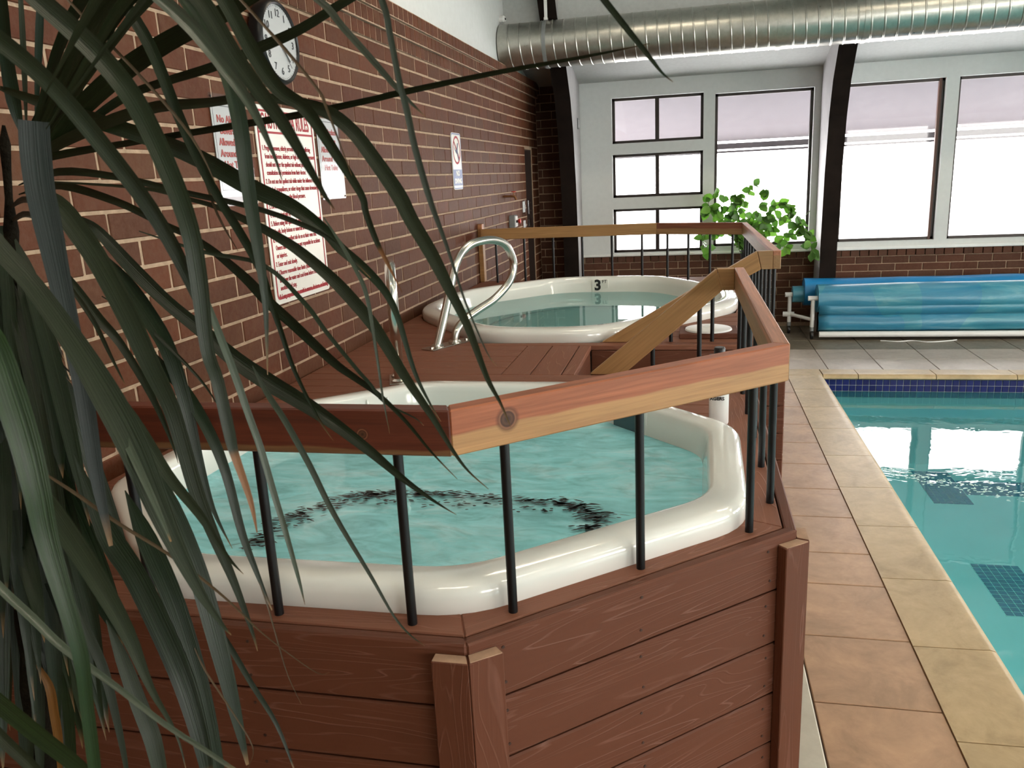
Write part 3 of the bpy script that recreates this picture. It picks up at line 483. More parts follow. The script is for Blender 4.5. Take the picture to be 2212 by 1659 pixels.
('d',[-1.175,1.12,1.407,0.001667,-1.156,1.109,1.364,0.02417,-1.137,1.096,1.312,0.02854,-1.117,1.082,1.256,0.0297,-1.096,1.068,1.197,0.02779,-1.074,1.053,1.137,0.01957,-1.052,1.037,1.075,0.0003054]),
('d',[-1.215,1.12,1.456,0.01507,-1.191,1.107,1.386,0.02205,-1.169,1.093,1.3,0.02598,-1.148,1.076,1.207,0.02699,-1.128,1.06,1.107,0.0252,-1.109,1.042,1.003,0.0177,-1.091,1.024,0.895,0.0002756]),
('d',[-1.144,1.12,1.464,0.001667,-1.136,1.11,1.407,0.03026,-1.129,1.098,1.339,0.03576,-1.123,1.085,1.264,0.03726,-1.118,1.072,1.184,0.0349,-1.113,1.058,1.101,0.02461,-1.109,1.043,1.013,0.0003844]),
('g',[-1.141,1.12,1.474,0.001667,-1.117,1.107,1.408,0.02542,-1.096,1.091,1.327,0.02993,-1.076,1.073,1.239,0.03106,-1.058,1.055,1.146,0.02896,-1.042,1.037,1.049,0.02032,-1.027,1.018,0.949,0.000316]),
('d',[-1.132,1.12,1.566,0.001667,-1.13,1.121,1.479,0.03369,-1.131,1.122,1.368,0.04029,-1.135,1.123,1.242,0.04252,-1.139,1.124,1.104,0.04038,-1.143,1.126,0.953,0.02888,-1.148,1.127,0.788,0.0004579]),
('d',[-1.16,1.12,1.396,0.001667,-1.147,1.098,1.335,0.01728,-1.133,1.072,1.261,0.02015,-1.118,1.043,1.183,0.02067,-1.102,1.013,1.103,0.01905,-1.085,0.982,1.021,0.01319,-1.067,0.95,0.939,0.000202]),
('d',[-1.192,1.12,1.511,0.01924,-1.205,1.12,1.429,0.02846,-1.223,1.119,1.325,0.03398,-1.243,1.119,1.209,0.03581,-1.266,1.118,1.08,0.03395,-1.29,1.118,0.939,0.02424,-1.316,1.117,0.786,0.0003838]),
('d',[-1.121,1.12,1.386,0.001667,-1.119,1.121,1.314,0.03459,-1.122,1.123,1.222,0.04137,-1.129,1.124,1.12,0.04368,-1.138,1.126,1.007,0.04149,-1.15,1.128,0.885,0.02968,-1.166,1.13,0.752,0.0004709]),
('d',[-1.157,1.12,1.607,0.02001,-1.148,1.104,1.552,0.02918,-1.137,1.085,1.485,0.03425,-1.125,1.064,1.414,0.03541,-1.112,1.041,1.339,0.03288,-1.098,1.018,1.262,0.02297,-1.083,0.995,1.184,0.0003553]),
('d',[-1.11,1.12,1.603,0.001667,-1.08,1.103,1.539,0.01721,-1.053,1.083,1.462,0.02018,-1.028,1.062,1.379,0.02086,-1.007,1.04,1.292,0.01937,-0.988,1.017,1.203,0.01353,-0.972,0.993,1.11,0.0002093]),
('d',[-1.134,1.12,1.384,0.001667,-1.132,1.102,1.304,0.02093,-1.131,1.08,1.205,0.0245,-1.13,1.056,1.097,0.02526,-1.128,1.031,0.983,0.0234,-1.127,1.005,0.864,0.01629,-1.126,0.978,0.74,0.0002512]),
('d',[-1.174,1.12,1.409,0.001667,-1.168,1.102,1.321,0.02637,-1.164,1.079,1.213,0.03087,-1.161,1.055,1.095,0.03182,-1.159,1.03,0.97,0.02946,-1.158,1.004,0.838,0.02051,-1.158,0.977,0.7,0.0003161]),
('d',[-1.129,1.12,1.751,0.01891,-1.13,1.106,1.668,0.02765,-1.134,1.09,1.566,0.03253,-1.139,1.072,1.454,0.03374,-1.145,1.053,1.333,0.03144,-1.153,1.034,1.205,0.02204,-1.162,1.014,1.07,0.0003423]),
('d',[-1.211,1.12,1.432,0.0179,-1.202,1.119,1.369,0.02646,-1.198,1.117,1.29,0.03156,-1.197,1.115,1.202,0.03322,-1.2,1.114,1.106,0.03146,-1.206,1.112,1.004,0.02243,-1.214,1.11,0.894,0.0003547]),
('d',[-1.115,1.12,1.724,0.01163,-1.102,1.101,1.677,0.01692,-1.088,1.078,1.622,0.01979,-1.072,1.053,1.563,0.02039,-1.055,1.027,1.503,0.01886,-1.038,1,1.442,0.01312,-1.019,0.972,1.38,0.000202]),
('d',[-1.127,1.12,1.657,0.001667,-1.106,1.103,1.609,0.02233,-1.083,1.082,1.552,0.02617,-1.058,1.059,1.492,0.02701,-1.031,1.035,1.429,0.02503,-1.003,1.01,1.366,0.01745,-0.972,0.984,1.303,0.0002693]),
('d',[-1.107,1.12,1.766,0.02266,-1.104,1.11,1.705,0.03323,-1.103,1.098,1.63,0.03925,-1.101,1.085,1.548,0.04089,-1.1,1.071,1.461,0.03828,-1.098,1.056,1.369,0.02698,-1.096,1.041,1.273,0.0004213]),
('d',[-1.078,1.12,1.606,0.001667,-1.071,1.118,1.54,0.02892,-1.069,1.115,1.456,0.03446,-1.071,1.113,1.364,0.03624,-1.075,1.11,1.263,0.03429,-1.082,1.107,1.155,0.02443,-1.093,1.104,1.039,0.0003858]),
('d',[-1.176,1.12,1.443,0.001667,-1.169,1.112,1.382,0.01717,-1.162,1.103,1.306,0.02033,-1.156,1.093,1.224,0.02124,-1.149,1.082,1.136,0.01995,-1.142,1.071,1.042,0.01411,-1.134,1.06,0.945,0.0002211]),
('d',[-1.2,1.12,1.481,0.02186,-1.193,1.099,1.399,0.03174,-1.187,1.074,1.299,0.03704,-1.18,1.046,1.191,0.03804,-1.174,1.017,1.077,0.03509,-1.169,0.987,0.959,0.02432,-1.163,0.956,0.838,0.0003731]),
('d',[-1.124,1.12,1.681,0.01429,-1.117,1.107,1.62,0.0209,-1.11,1.092,1.546,0.02462,-1.106,1.075,1.465,0.02556,-1.102,1.058,1.38,0.02385,-1.099,1.04,1.29,0.01675,-1.098,1.021,1.197,0.0002605]),
('d',[-1.07,1.12,1.561,0.001667,-1.073,1.122,1.5,0.01632,-1.079,1.124,1.423,0.01953,-1.086,1.126,1.337,0.02063,-1.095,1.128,1.243,0.01961,-1.105,1.13,1.142,0.01404,-1.116,1.132,1.034,0.0002228]),
('d',[-1.126,1.12,1.579,0.001667,-1.125,1.109,1.525,0.01776,-1.124,1.095,1.46,0.02095,-1.124,1.08,1.388,0.02178,-1.124,1.064,1.313,0.02036,-1.124,1.048,1.234,0.01432,-1.124,1.031,1.153,0.0002232]),
('d',[-1.132,1.12,1.764,0.02036,-1.104,1.101,1.701,0.02961,-1.078,1.077,1.625,0.03462,-1.052,1.052,1.544,0.03566,-1.027,1.026,1.46,0.03298,-1.003,0.999,1.374,0.02294,-0.979,0.971,1.287,0.0003531]),
('d',[-1.133,1.12,1.424,0.001667,-1.088,1.102,1.378,0.02917,-1.045,1.082,1.323,0.0342,-1.003,1.06,1.264,0.03534,-0.964,1.038,1.203,0.03282,-0.927,1.015,1.141,0.02293,-0.892,0.992,1.079,0.0003548]),
('g',[-1.214,1.12,1.441,0.01274,-1.198,1.112,1.355,0.01872,-1.185,1.102,1.248,0.02216,-1.174,1.092,1.13,0.02315,-1.165,1.081,1.002,0.02173,-1.158,1.07,0.865,0.01536,-1.152,1.058,0.719,0.0002407]),
('d',[-1.156,1.12,1.442,0.001667,-1.149,1.118,1.35,0.02882,-1.148,1.115,1.235,0.03434,-1.151,1.112,1.105,0.03611,-1.157,1.109,0.962,0.03415,-1.166,1.105,0.805,0.02432,-1.178,1.102,0.635,0.000384]),
('d',[-1.111,1.12,1.76,0.01797,-1.108,1.105,1.683,0.02622,-1.106,1.086,1.588,0.03079,-1.105,1.066,1.485,0.03186,-1.105,1.044,1.375,0.02961,-1.106,1.022,1.259,0.02071,-1.108,0.999,1.138,0.0003206]),
('d',[-1.125,1.12,1.507,0.001667,-1.087,1.094,1.433,0.02497,-1.049,1.063,1.345,0.02898,-1.012,1.029,1.252,0.02959,-0.975,0.994,1.157,0.02711,-0.938,0.958,1.062,0.01866,-0.902,0.921,0.967,0.000284]),
('k',[-1.124,1.12,1.596,0.001667,-1.083,1.111,1.614,0.009924,-1.045,1.103,1.606,0.007877,-1.015,1.092,1.581,0.0052,-0.992,1.08,1.549,0.001286]),
('k',[-1.13,1.12,1.568,0.001667,-1.09,1.111,1.587,0.009926,-1.052,1.103,1.579,0.007879,-1.021,1.092,1.554,0.005202,-0.993,1.08,1.522,0.001286]),
('k',[-1.076,1.12,1.791,0.001667,-1.038,1.111,1.805,0.009926,-1.002,1.103,1.796,0.007879,-0.973,1.092,1.77,0.005202,-0.945,1.08,1.738,0.001286]),
('k',[-1.13,1.12,1.571,0.001667,-1.089,1.111,1.59,0.009925,-1.051,1.103,1.582,0.007879,-1.02,1.092,1.557,0.005202,-0.994,1.08,1.525,0.001286]),
('k',[-1.13,1.12,1.567,0.001667,-1.09,1.112,1.586,0.009931,-1.053,1.104,1.578,0.007888,-1.023,1.094,1.553,0.005212,-0.974,1.08,1.521,0.001286]),
('k',[-1.11,1.12,1.652,0.001667,-1.07,1.112,1.67,0.009926,-1.033,1.103,1.661,0.007881,-1.003,1.093,1.636,0.005204,-0.972,1.08,1.604,0.001286]),
('k',[-1.108,1.12,1.658,0.001667,-1.069,1.112,1.675,0.009929,-1.032,1.104,1.666,0.007885,-1.003,1.093,1.641,0.005208,-0.963,1.08,1.609,0.001286]),
('k',[-1.133,1.12,1.558,0.001667,-1.092,1.112,1.577,0.009928,-1.055,1.103,1.569,0.007884,-1.024,1.093,1.544,0.005207,-0.985,1.08,1.512,0.001286]),
('k',[-1.122,1.12,1.601,0.001667,-1.082,1.111,1.62,0.009924,-1.044,1.103,1.612,0.007878,-1.013,1.092,1.586,0.0052,-0.99,1.08,1.554,0.001286]),
('k',[-1.082,1.12,1.767,0.001667,-1.043,1.111,1.782,0.009926,-1.007,1.103,1.773,0.007879,-0.978,1.092,1.747,0.005202,-0.951,1.08,1.715,0.001286]),
('k',[-1.131,1.12,1.566,0.001667,-1.09,1.111,1.585,0.009926,-1.052,1.103,1.577,0.00788,-1.022,1.092,1.552,0.005203,-0.992,1.08,1.52,0.001286]),
('k',[-1.116,1.12,1.627,0.001667,-1.076,1.111,1.645,0.009924,-1.038,1.103,1.637,0.007877,-1.008,1.092,1.612,0.0052,-0.987,1.08,1.58,0.001286])]
VINE=[[0.526,9.25,1.091,0.375,9.25,1.281,0.251,9.25,1.365,0.088,9.25,1.322],
[0.526,9.25,1.091,0.508,9.206,1.367,0.57,9.162,1.488,0.649,9.119,1.616],
[0.526,9.25,1.091,0.325,9.225,1.274,0.175,9.2,1.43,0.295,9.175,1.524],
[0.526,9.25,1.091,0.764,9.244,1.257,0.88,9.238,1.375,0.949,9.231,1.397],
[0.55,9.25,1.09,0.905,9.217,1.253,1.07,9.183,1.2,1.211,9.15,1.075,1.246,9.117,0.93,1.272,9.083,0.869],
[0.526,9.25,1.091,0.204,9.225,1.103,0.12,9.2,1.058,0.156,9.175,0.958,0.141,9.15,0.91],
[0.575,9.25,1.089,0.77,9.238,1.034,0.964,9.225,0.954,1.013,9.212,0.894],
[0.55,9.25,1.115,0.663,9.194,1.312,0.75,9.138,1.457,0.697,9.081,1.509],
[0.55,9.25,1.09,0.999,9.212,1.274,1.049,9.175,1.337,1.185,9.138,1.101],
[0.55,9.25,1.115,0.47,9.231,1.367,0.395,9.212,1.469,0.514,9.194,1.475],
[0.55,9.25,1.09,0.817,9.25,1.106,1.106,9.25,1.071,1.184,9.25,1.241,1.238,9.25,1.312],
[0.526,9.25,1.066,0.501,9.192,0.971,0.524,9.133,0.9]]
# ------------------------------------------------------------------ structure
WX = -1.77; ZD = 0.95
def proj(p):
    d = (p[0], p[1], p[2] - CAMZ); c = [sum(AX[r][k] * d[r] for r in range(3)) for k in range(3)]
    return (1106 + 1730 * c[0] / c[2], 829.5 + 1730 * c[1] / c[2], c[2]) if c[2] > 0.05 else (-9e3, -9e3, c[2])
def in_view(p, m=40):
    u, v, d = proj(p); return d > 0 and -m < u < 2212 + m and -m < v < 1659 + m
def struct(o): o['kind'] = 'structure'; return o
def boxes_me(lst, bev=0.0):
    ps = []
    for lo, hi in lst:
        h = [abs(b - a) / 2 for a, b in zip(lo, hi)]; c = [(a + b) / 2 for a, b in zip(lo, hi)]
        ps.append((box_me(h[0], h[1], h[2], bev), Matrix.Translation(Vector(c))))
    return joinb(ps)

# outdoors: snowy ground and the low eave beyond the glass
g = mobj('outdoor_ground', pydata([(-60, -60, -1.3), (60, -60, -1.3), (60, 60, -1.3), (-60, 60, -1.3)], [(0, 1, 2, 3)]), M['snow']); struct(g)
eave = extr('eave_soffit', [(-3, 9.80, 2.80), (-3, 11.05, 2.13), (-3, 11.05, 2.17), (-3, 9.80, 2.86)], (15, 0, 0), (1, 0, 0), M['grey_soffit']); struct(eave)
struct(boxo('eave_fascia', (-3, 11.02, 2.03), (12, 11.06, 2.10), M['fascia_out'])); struct(boxo('eave_gutter', (-3, 11.06, 1.985), (12, 11.12, 2.01), M['fascia_out']))

# floor slabs round the pool
PX0, PX1, PY0, PY1 = 1.125, 9.0, -3.0, 7.225
fl = mobj('floor', boxes_me([((WX - .3, ROOM_Y0, -.2), (PX0 - .01, ROOM_Y1 + .1, -.010)), ((PX0 - .01, PY1 + .01, -.2), (ROOM_X1, ROOM_Y1 + .1, -.010)),
                             ((PX0 - .01, ROOM_Y0, -.2), (ROOM_X1, PY0, -.010)), ((PX1, PY0, -.2), (ROOM_X1, PY1, -.010))]), M['grout']); struct(fl)
def tile(lo, hi, mat, parent=fl, z=0.0): return boxo('floor_tile', (lo[0], lo[1], -.012), (hi[0], hi[1], z), mat, parent, .0025)
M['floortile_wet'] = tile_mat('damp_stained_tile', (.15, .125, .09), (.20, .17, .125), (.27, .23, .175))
TY = [-.60, -.2, .2, .6, 1.0, 1.4, 1.78, 2.16, 2.559, 2.985, 3.413, 3.725, 4.145, 4.54, 4.95, 5.36, 5.77, 6.216, 6.62, 7.02, 7.428]
for a, b in zip(TY, TY[1:]):
    tile((.425, a + .003), (.8315, b - .003), M['floortile'])
for a, b in zip(TY[:5], TY[1:6]):
    for i in range(5): tile((.42 - .41 * (i + 1) + .003, a + .003), (.42 - .41 * i - .003, b - .003), M['floortile'])
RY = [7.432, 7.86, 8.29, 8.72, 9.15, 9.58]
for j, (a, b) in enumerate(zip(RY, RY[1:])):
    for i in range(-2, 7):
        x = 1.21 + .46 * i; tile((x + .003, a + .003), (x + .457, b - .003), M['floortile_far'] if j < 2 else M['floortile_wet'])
struct(boxo('trim_1', (.10, 1.40, -.05), (.418, 7.42, .004), M['concrete'], None, .004))
# coping stones
def coping_run(y0, y1):
    prof = [(.834, -.036), (.834, .004), (1.07, .008), (1.098, .010), (1.118, .004), (1.129, -.010), (1.131, -.024), (1.120, -.036)]
    o = extr('coping_stone', [(x, y0 + .0025, z) for x, z in prof], (0, y1 - y0 - .005, 0), (0, 1, 0), M['coping'], fl); smooth_me(o.data, 50); return o
CY = [-.3, .24, .79, 1.33, 1.87, 2.41, 2.949, 3.488, 4.043, 4.569, 5.107, 5.666, 6.2, 6.72, 7.20]
for a, b in zip(CY, CY[1:]): coping_run(a, b)
boxo('coping_stone', (.834, 7.203, -.05), (1.127, 7.428, .006), M['coping'], fl, .004)
CXs = [1.13, 1.42, 2.04, 2.66, 3.28, 3.90, 4.52, 5.14]
for a, b in zip(CXs, CXs[1:]):
    prof = [(7.428, -.036), (7.428, .004), (7.27, .008), (7.235, .010), (7.215, .004), (7.204, -.010), (7.202, -.024), (7.213, -.036)]
    o = extr('coping_stone', [(a + .003, y, z) for y, z in prof], (b - a - .006, 0, 0), (1, 0, 0), M['coping'], fl); smooth_me(o.data, 50)
struct(boxo('trim_2', (5.14, 7.203, -.05), (PX1, 7.428, .006), M['coping']))

# pool basin
ZP = -.80; WZ = -.144
basin = mobj('pool_basin', boxes_me([((PX0, PY0, ZP - .1), (PX1, PY1 + .1, ZP)), ((PX0 - .1, PY0, ZP), (PX0 + .002, PY1, -.05)), ((PX0 - .1, PY1 + .022, ZP), (PX1, PY1 + .12, -.05)),
                                     ((PX1, PY0, ZP), (PX1 + .1, PY1, -.02)), ((PX0, PY0 - .1, ZP), (PX1, PY0, -.02)),
                                     ((PX0, PY1, ZP), (PX1, PY1 + .023, -.20))]), M['basin']); struct(basin)
boxo('grout_bed', (PX0, PY1 + .004, -.21), (PX1, PY1 + .023, -.030), M['tilegrout'], basin)
rest = []
tme = box_me(.0245, .005, .0245, .002, M['bluetile'])
for i in range(0, 140):
    for j in range(3):
        Mx = Matrix.Translation(Vector((1.16 + .0547 * i, PY1 + .001, -.0625 - .0535 * j)))
        if i < 42 and j < 2: mobj('waterline_tile', tme, None, basin, Mx)
        else: rest.append((tme, Mx))
o = mobj('waterline_tile_band', joinb(rest), M['bluetile'], basin); o['kind'] = 'stuff'
mt = box_me(.0222, .0222, .003, .001, M['pooltile'])
for i in range(6):
    for j in range(13):
        mobj('mosaic_tile', mt, None, basin, Matrix.Translation(Vector((1.80 + .0235 + .0475 * i, 4.66 + .025 + .050 * j, ZP + .003))))
rest = []
for (x0, x1, y0, y1) in ((1.85, 2.13, 6.33, 7.03), (2.14, 4.6, 6.53, 6.83), (2.10, 4.0, 4.86, 5.12)):
    x = x0
    while x < x1 - .03:
        y = y0
        while y < y1 - .03: rest.append((mt, Matrix.Translation(Vector((x + .024, y + .025, ZP + .003))))); y += .05
        x += .0475
o = mobj('lane_line_mosaic', joinb(rest), M['pooltile'], basin); o['kind'] = 'stuff'
boxo('grout_bed', (1.798, 4.658, ZP - .01), (2.085, 5.312, ZP + .004), M['basin'], basin)

# left brick wall
wl = mobj('wall_left', boxes_me([((WX - .25, ROOM_Y0, -.1), (WX - .0035, 8.85, 2.83)), ((WX - .25, 8.85, 2.10), (WX - .0035, 9.25, 2.83)), ((WX - .25, 9.25, -.1), (WX - .0035, 9.62, 2.83))]), M['mortar']); struct(wl)
struct(boxo('wall_left_upper', (WX - .25, ROOM_Y0, 2.825), (WX - .02, 8.17, 6.6), M['white_wall']))
struct(boxo('wall_left_upper', (WX - .25, 8.17, 2.825), (WX - .03, 9.75, 6.6), M['white_wall']))
door = boxo('door_1', (WX - .13, 8.86, 0), (WX - .09, 9.24, 2.09), M['darkdoor'], None, .003); struct(door)
boxo('door_jamb', (WX - .10, 8.852, 0), (WX - .012, 8.875, 2.098), M['darkdoor'], door); boxo('door_jamb', (WX - .10, 9.225, 0), (WX - .012, 9.248, 2.098), M['darkdoor'], door)
P_, BL = .0925, .271
cand = []
for r in range(28):
    zt = 2.5935 - r * P_; zc = zt - P_ / 2 - .002
    y = -.55 + (.05 if r % 2 else .05 + BL / 2)
    while y < 9.60:
        y0, y1 = y + .005, y + BL - .005; y += BL
        if y0 > 9.6: break
        y1 = min(y1, 9.60)
        if zc < 2.1 and y1 > 8.845 and y0 < 9.255:
            if y0 < 8.845 and y1 > 8.845: y1 = 8.845
            elif y0 < 9.255 < y1: y0 = 9.255
            else: continue
        if y1 - y0 < .02: continue
        if (zc < ZD - .05 and 1.35 < y0 and y1 < 6.6) or zc < .25: continue
        cand.append(((y0 + y1) / 2, zc, (y1 - y0) / 2))
def hid(yc, zc): return not in_view((WX, yc, zc), 60)
vis = sorted([c for c in cand if not hid(c[0], c[1])], key=lambda c: c[0])
inst = set(vis[:300]); rest = []
for c in cand:
    dx = random.uniform(-.0025, .0015)
    me = box_me(.014, round(c[2], 3), P_ / 2 - .0055, .003, M['brick'])
    Mx = Matrix.Translation(Vector((WX - .014 + dx, c[0], c[1])))
    if c in inst: mobj('brick', me, None, wl, Mx)
    else: rest.append((me, Mx))
o = mobj('brick_field', joinb(rest), M['brick'], wl); o['kind'] = 'stuff'
hc, rest = [], []
for k, (z0, z1, pr) in enumerate(((2.597, 2.669, .014), (2.679, 2.752, .030), (2.762, 2.835, .046))):
    for i in range(110):
        yc = .3 + .0875 * i + .03 * k
        if yc > 9.56: break
        hc.append((yc, (z0 + z1) / 2, pr, (z1 - z0) / 2))
hv = sorted([c for c in hc if in_view((WX, c[0], c[1]), 30)], key=lambda c: c[0]); hi = set(hv[:150])
for c in hc:
    me = box_me(.04, .0395, round(c[3], 4), .003, M['brick']); Mx = Matrix.Translation(Vector((WX + c[2] - .04 + random.uniform(-.002, .001), c[0], c[1])))
    if c in hi: mobj('header_brick', me, None, wl, Mx)
    else: rest.append((me, Mx))
o = mobj('header_brick_field', joinb(rest), M['brick'], wl); o['kind'] = 'stuff'
for k, (z0, z1, pr) in enumerate(((2.5935, 2.669, .0105), (2.669, 2.755, .0265), (2.755, 2.838, .0425))):
    boxo('mortar_bed', (WX - .05, .2, z0 + .003), (WX + pr, 9.6, z1), M['mortar'], wl)

# far wall: brick below, white above with window openings
FY = ROOM_Y1
holes = [(-.897, .120, [(.885, 1.39), (1.52, 2.004), (2.125, 2.62)]), (.245, 1.28, [(.925, 2.595)]), (1.58, 2.575, [(.935, 2.60)]), (2.70, 3.72, [(.935, 2.60)]),
         (4.27, 5.265, [(.935, 2.60)]), (5.39, 6.41, [(.935, 2.60)]), (6.96, 7.955, [(.935, 2.60)]), (8.08, 9.10, [(.935, 2.60)])]
def holed_wall(holes, x0, x1, z0, z1, mk):
    bx = []; x = x0
    for a, b, zs in holes:
        bx.append(mk(x, a, z0, z1)); z = z0
        for c, d in zs: bx.append(mk(a, b, z, c)); z = d
        bx.append(mk(a, b, z, z1)); x = b
    bx.append(mk(x, x1, z0, z1)); return bx
wf = mobj('wall_far', boxes_me(holed_wall(holes, -1.262, ROOM_X1, .865, 2.80, lambda a, b, c, d: ((a, FY, c), (b, FY + .16, d)))), M['white_wall']); struct(wf)
struct(boxo('window_sill', (-1.262, FY - .035, .845), (1.35, FY + .02, .875), M['white_trim'], wf, .006)) if False else boxo('window_sill', (-1.262, FY - .035, .845), (1.345, FY + .02, .872), M['white_trim'], wf, .006)
boxo('window_sill', (1.525, FY - .035, .845), (4.03, FY + .02, .885), M['white_trim'], wf, .006)
wn = 0
def window(a, b, c, d, mull=None, bead=False, y=FY + .06, fr=.030):
    global wn; wn += 1
    me = boxes_me([((a, y, c), (a + fr, y + .05, d)), ((b - fr, y, c), (b, y + .05, d)), ((a, y, c), (b, y + .05, c + fr)), ((a, y, d - fr), (b, y + .05, d))])
    w = mobj('window_%d' % wn, me, M['bronze']); struct(w)
    if mull: boxo('muntin', (mull - .022, y, c), (mull + .022, y + .045, d), M['bronze'], w)
    if bead: boxo('bead', (b - .055, y - .012, c), (b - fr, y + .03, d), M['brownwood'], w)
    xs = [a + .01, mull, b - .01] if mull else [a + .01, b - .01]
    for p, q in zip(xs, xs[1:]): boxo('pane', (p, y + .024, c + .01), (q, y + .029, d - .01), M['glass'], w)
for k, (a, b, zs) in enumerate(holes):
    for c, d in zs: window(a, b, c, d, -.39 if k == 0 else None, bead=(k == 2))
# low brick wall under the windows + full-height corner panel
bw = mobj('wall_far_brick', boxes_me([((-1.262, FY + .008, -.1), (ROOM_X1, FY + .16, .85)), ((WX - .2, FY + .008, -.1), (-1.262, FY + .16, 2.86))]), M['mortar']); struct(bw)
for i in range(60):
    x = -1.23 + .0955 * i
    if x > 3.6: break
    if 1.34 < x < 1.53: continue
    boxo('rowlock_brick', (x, FY - .022, .775), (x + .086, FY + .03, .842), M['brick_far'], bw, .003)
for r in range(9):
    zt = .765 - r * .0815; x = -1.26 - (.138 if r % 2 else 0)
    while x < 3.6:
        x0, x1 = max(x + .005, -1.26), x + .272; x += .277
        if x1 - x0 > .03: mobj('brick', box_me(round((x1 - x0) / 2, 3), .014, .0365, .003, M['brick_far']), None, bw, Matrix.Translation(Vector(((x0 + x1) / 2, FY + .014 + random.uniform(-.001, .002), zt - .0365))))
far_rest = [(box_me(.043, .026, .0335, .003), Matrix.Translation(Vector((3.69 + .0955 * i, FY + .004, .8085)))) for i in range(66)]
for r in range(9):
    for i in range(23):
        x = 3.74 + .277 * i + (.138 if r % 2 else 0); far_rest.append((box_me(.1335, .014, .0365, .003), Matrix.Translation(Vector((x, FY + .015, .765 - r * .0815 - .0365)))))
o = mobj('brick_field', joinb(far_rest), M['brick_far'], bw); o['kind'] = 'stuff'
for r in range(29):
    zt = 2.80 - r * .0925; x = WX - (.09 if r % 2 else .22)
    while x < -1.27:
        x0, x1 = max(x + .005, WX + .003), min(x + .266, -1.265); x += .271
        if x1 - x0 > .03 and zt > .2: mobj('corner_brick', box_me(round((x1 - x0) / 2, 3), .014, .0405, .003, M['brick_far']), None, bw, Matrix.Translation(Vector(((x0 + x1) / 2, FY + .014 + random.uniform(-.001, .002), zt - .0405))))

# rest of the hall
hb = [(4.0, 6.0, [(.9, 2.6)]), (6.6, 8.6, [(.9, 2.6)])]
wb = mobj('wall_back', boxes_me(holed_wall(hb, WX - .2, ROOM_X1, -.1, 2.85, lambda a, b, c, d: ((a, ROOM_Y0 - .15, c), (b, ROOM_Y0, d)))), M['white_wall']); struct(wb)
hr = [(-2.6, -.6, [(.9, 2.9)]), (0., 2.4, [(.9, 2.9)]), (3.0, 5.4, [(.9, 2.9)]), (6.0, 8.0, [(.9, 2.9)])]
wr = mobj('wall_right', boxes_me(holed_wall(hr, ROOM_Y0, FY + .16, -.1, 6.6, lambda a, b, c, d: ((ROOM_X1, a, c), (ROOM_X1 + .15, b, d)))), M['white_wall']); struct(wr)
cl = joinb([(extr('c', pts, (ROOM_X1 - WX + .5, 0, 0), (1, 0, 0), M['ceiling']).data, Matrix()) for pts in ()]) if False else None
def ceil_part(name, pts): return struct(extr(name, [(WX - .25, y, z) for y, z in pts], (ROOM_X1 - WX + .4, 0, 0), (1, 0, 0), M['ceiling']))
ceil_part('ceiling_soffit', [(9.76, 2.76), (8.30, 3.12), (8.30, 3.22), (9.76, 2.86)])
ceil_part('ceiling_bulkhead', [(8.30, 3.10), (8.22, 3.10), (8.22, 4.05), (8.30, 4.05)])
ceil_part('ceiling', [(8.30, 3.98), (2.7, 6.1), (2.7, 6.25), (8.30, 4.13)])
ceil_part('ceiling', [(2.7, 6.1), (-4.4, 2.80), (-4.4, 2.95), (2.7, 6.25)])
for i, x in enumerate((-1.43, 1.35, 4.04, 6.73, 9.42)):
    prof = [(9.595, 0), (9.20, 0), (9.19, 1.0), (9.13, 1.70), (9.02, 2.25), (8.88, 2.58), (8.65, 2.86), (8.15, 3.26), (7.8, 3.75), (2.7, 5.75), (2.7, 6.12), (8.18, 4.05), (8.6, 3.4), (9.595, 2.78)]
    f = extr('timber_frame', [(x, y, z) for y, z in prof], (.17, 0, 0), (0, 1, 0), M['beam'])
    f.data.materials.append(M['beam_side'])
    for p in f.data.polygons:
        if abs(p.normal.z) > .9: p.material_index = 1
    bm = bmesh.new(); bm.from_mesh(f.data); bmesh.ops.triangulate(bm, faces=bm.faces[:]); bm.to_mesh(f.data); bm.free()
    struct(f); f.name = 'trim_%d' % (i + 3)

# pool water
pw = mobj('pool_water', pydata([(PX0 - .0, PY0, WZ), (PX1, PY0, WZ), (PX1, PY1 - .0, WZ), (PX0, PY1, WZ)], [(0, 1, 2, 3)]), M['poolwater'])
tag(pw, 'clear turquoise swimming pool water beside the tan coping', 'water', kind='stuff')
fo = []; rr = random.Random(3); fme = bmesh.new(); bmesh.ops.create_icosphere(fme, subdivisions=1, radius=1.0); fm = bpy.data.meshes.new('f'); fme.to_mesh(fm); fme.free()
for i in range(260):
    t = rr.random(); x = 1.22 + .85 * t; y = 5.29 - .75 * t + .38 * t * t + rr.gauss(0, .05 + .04 * t)
    if x < 1.2: continue
    fo.append((fm, Matrix.Translation(Vector((x, y, WZ + .001))) @ Matrix.Rotation(rr.uniform(-.5, .5), 4, 'Z') @ Matrix.Diagonal((rr.uniform(.004, .014), rr.uniform(.002, .005), .002, 1))))
o = mobj('pool_foam', joinb(fo), simple('white_foam', (.75, .90, .90), .3, var=.05)); tag(o, 'white flecks of foam where the jet ruffles the pool', 'foam', kind='stuff')

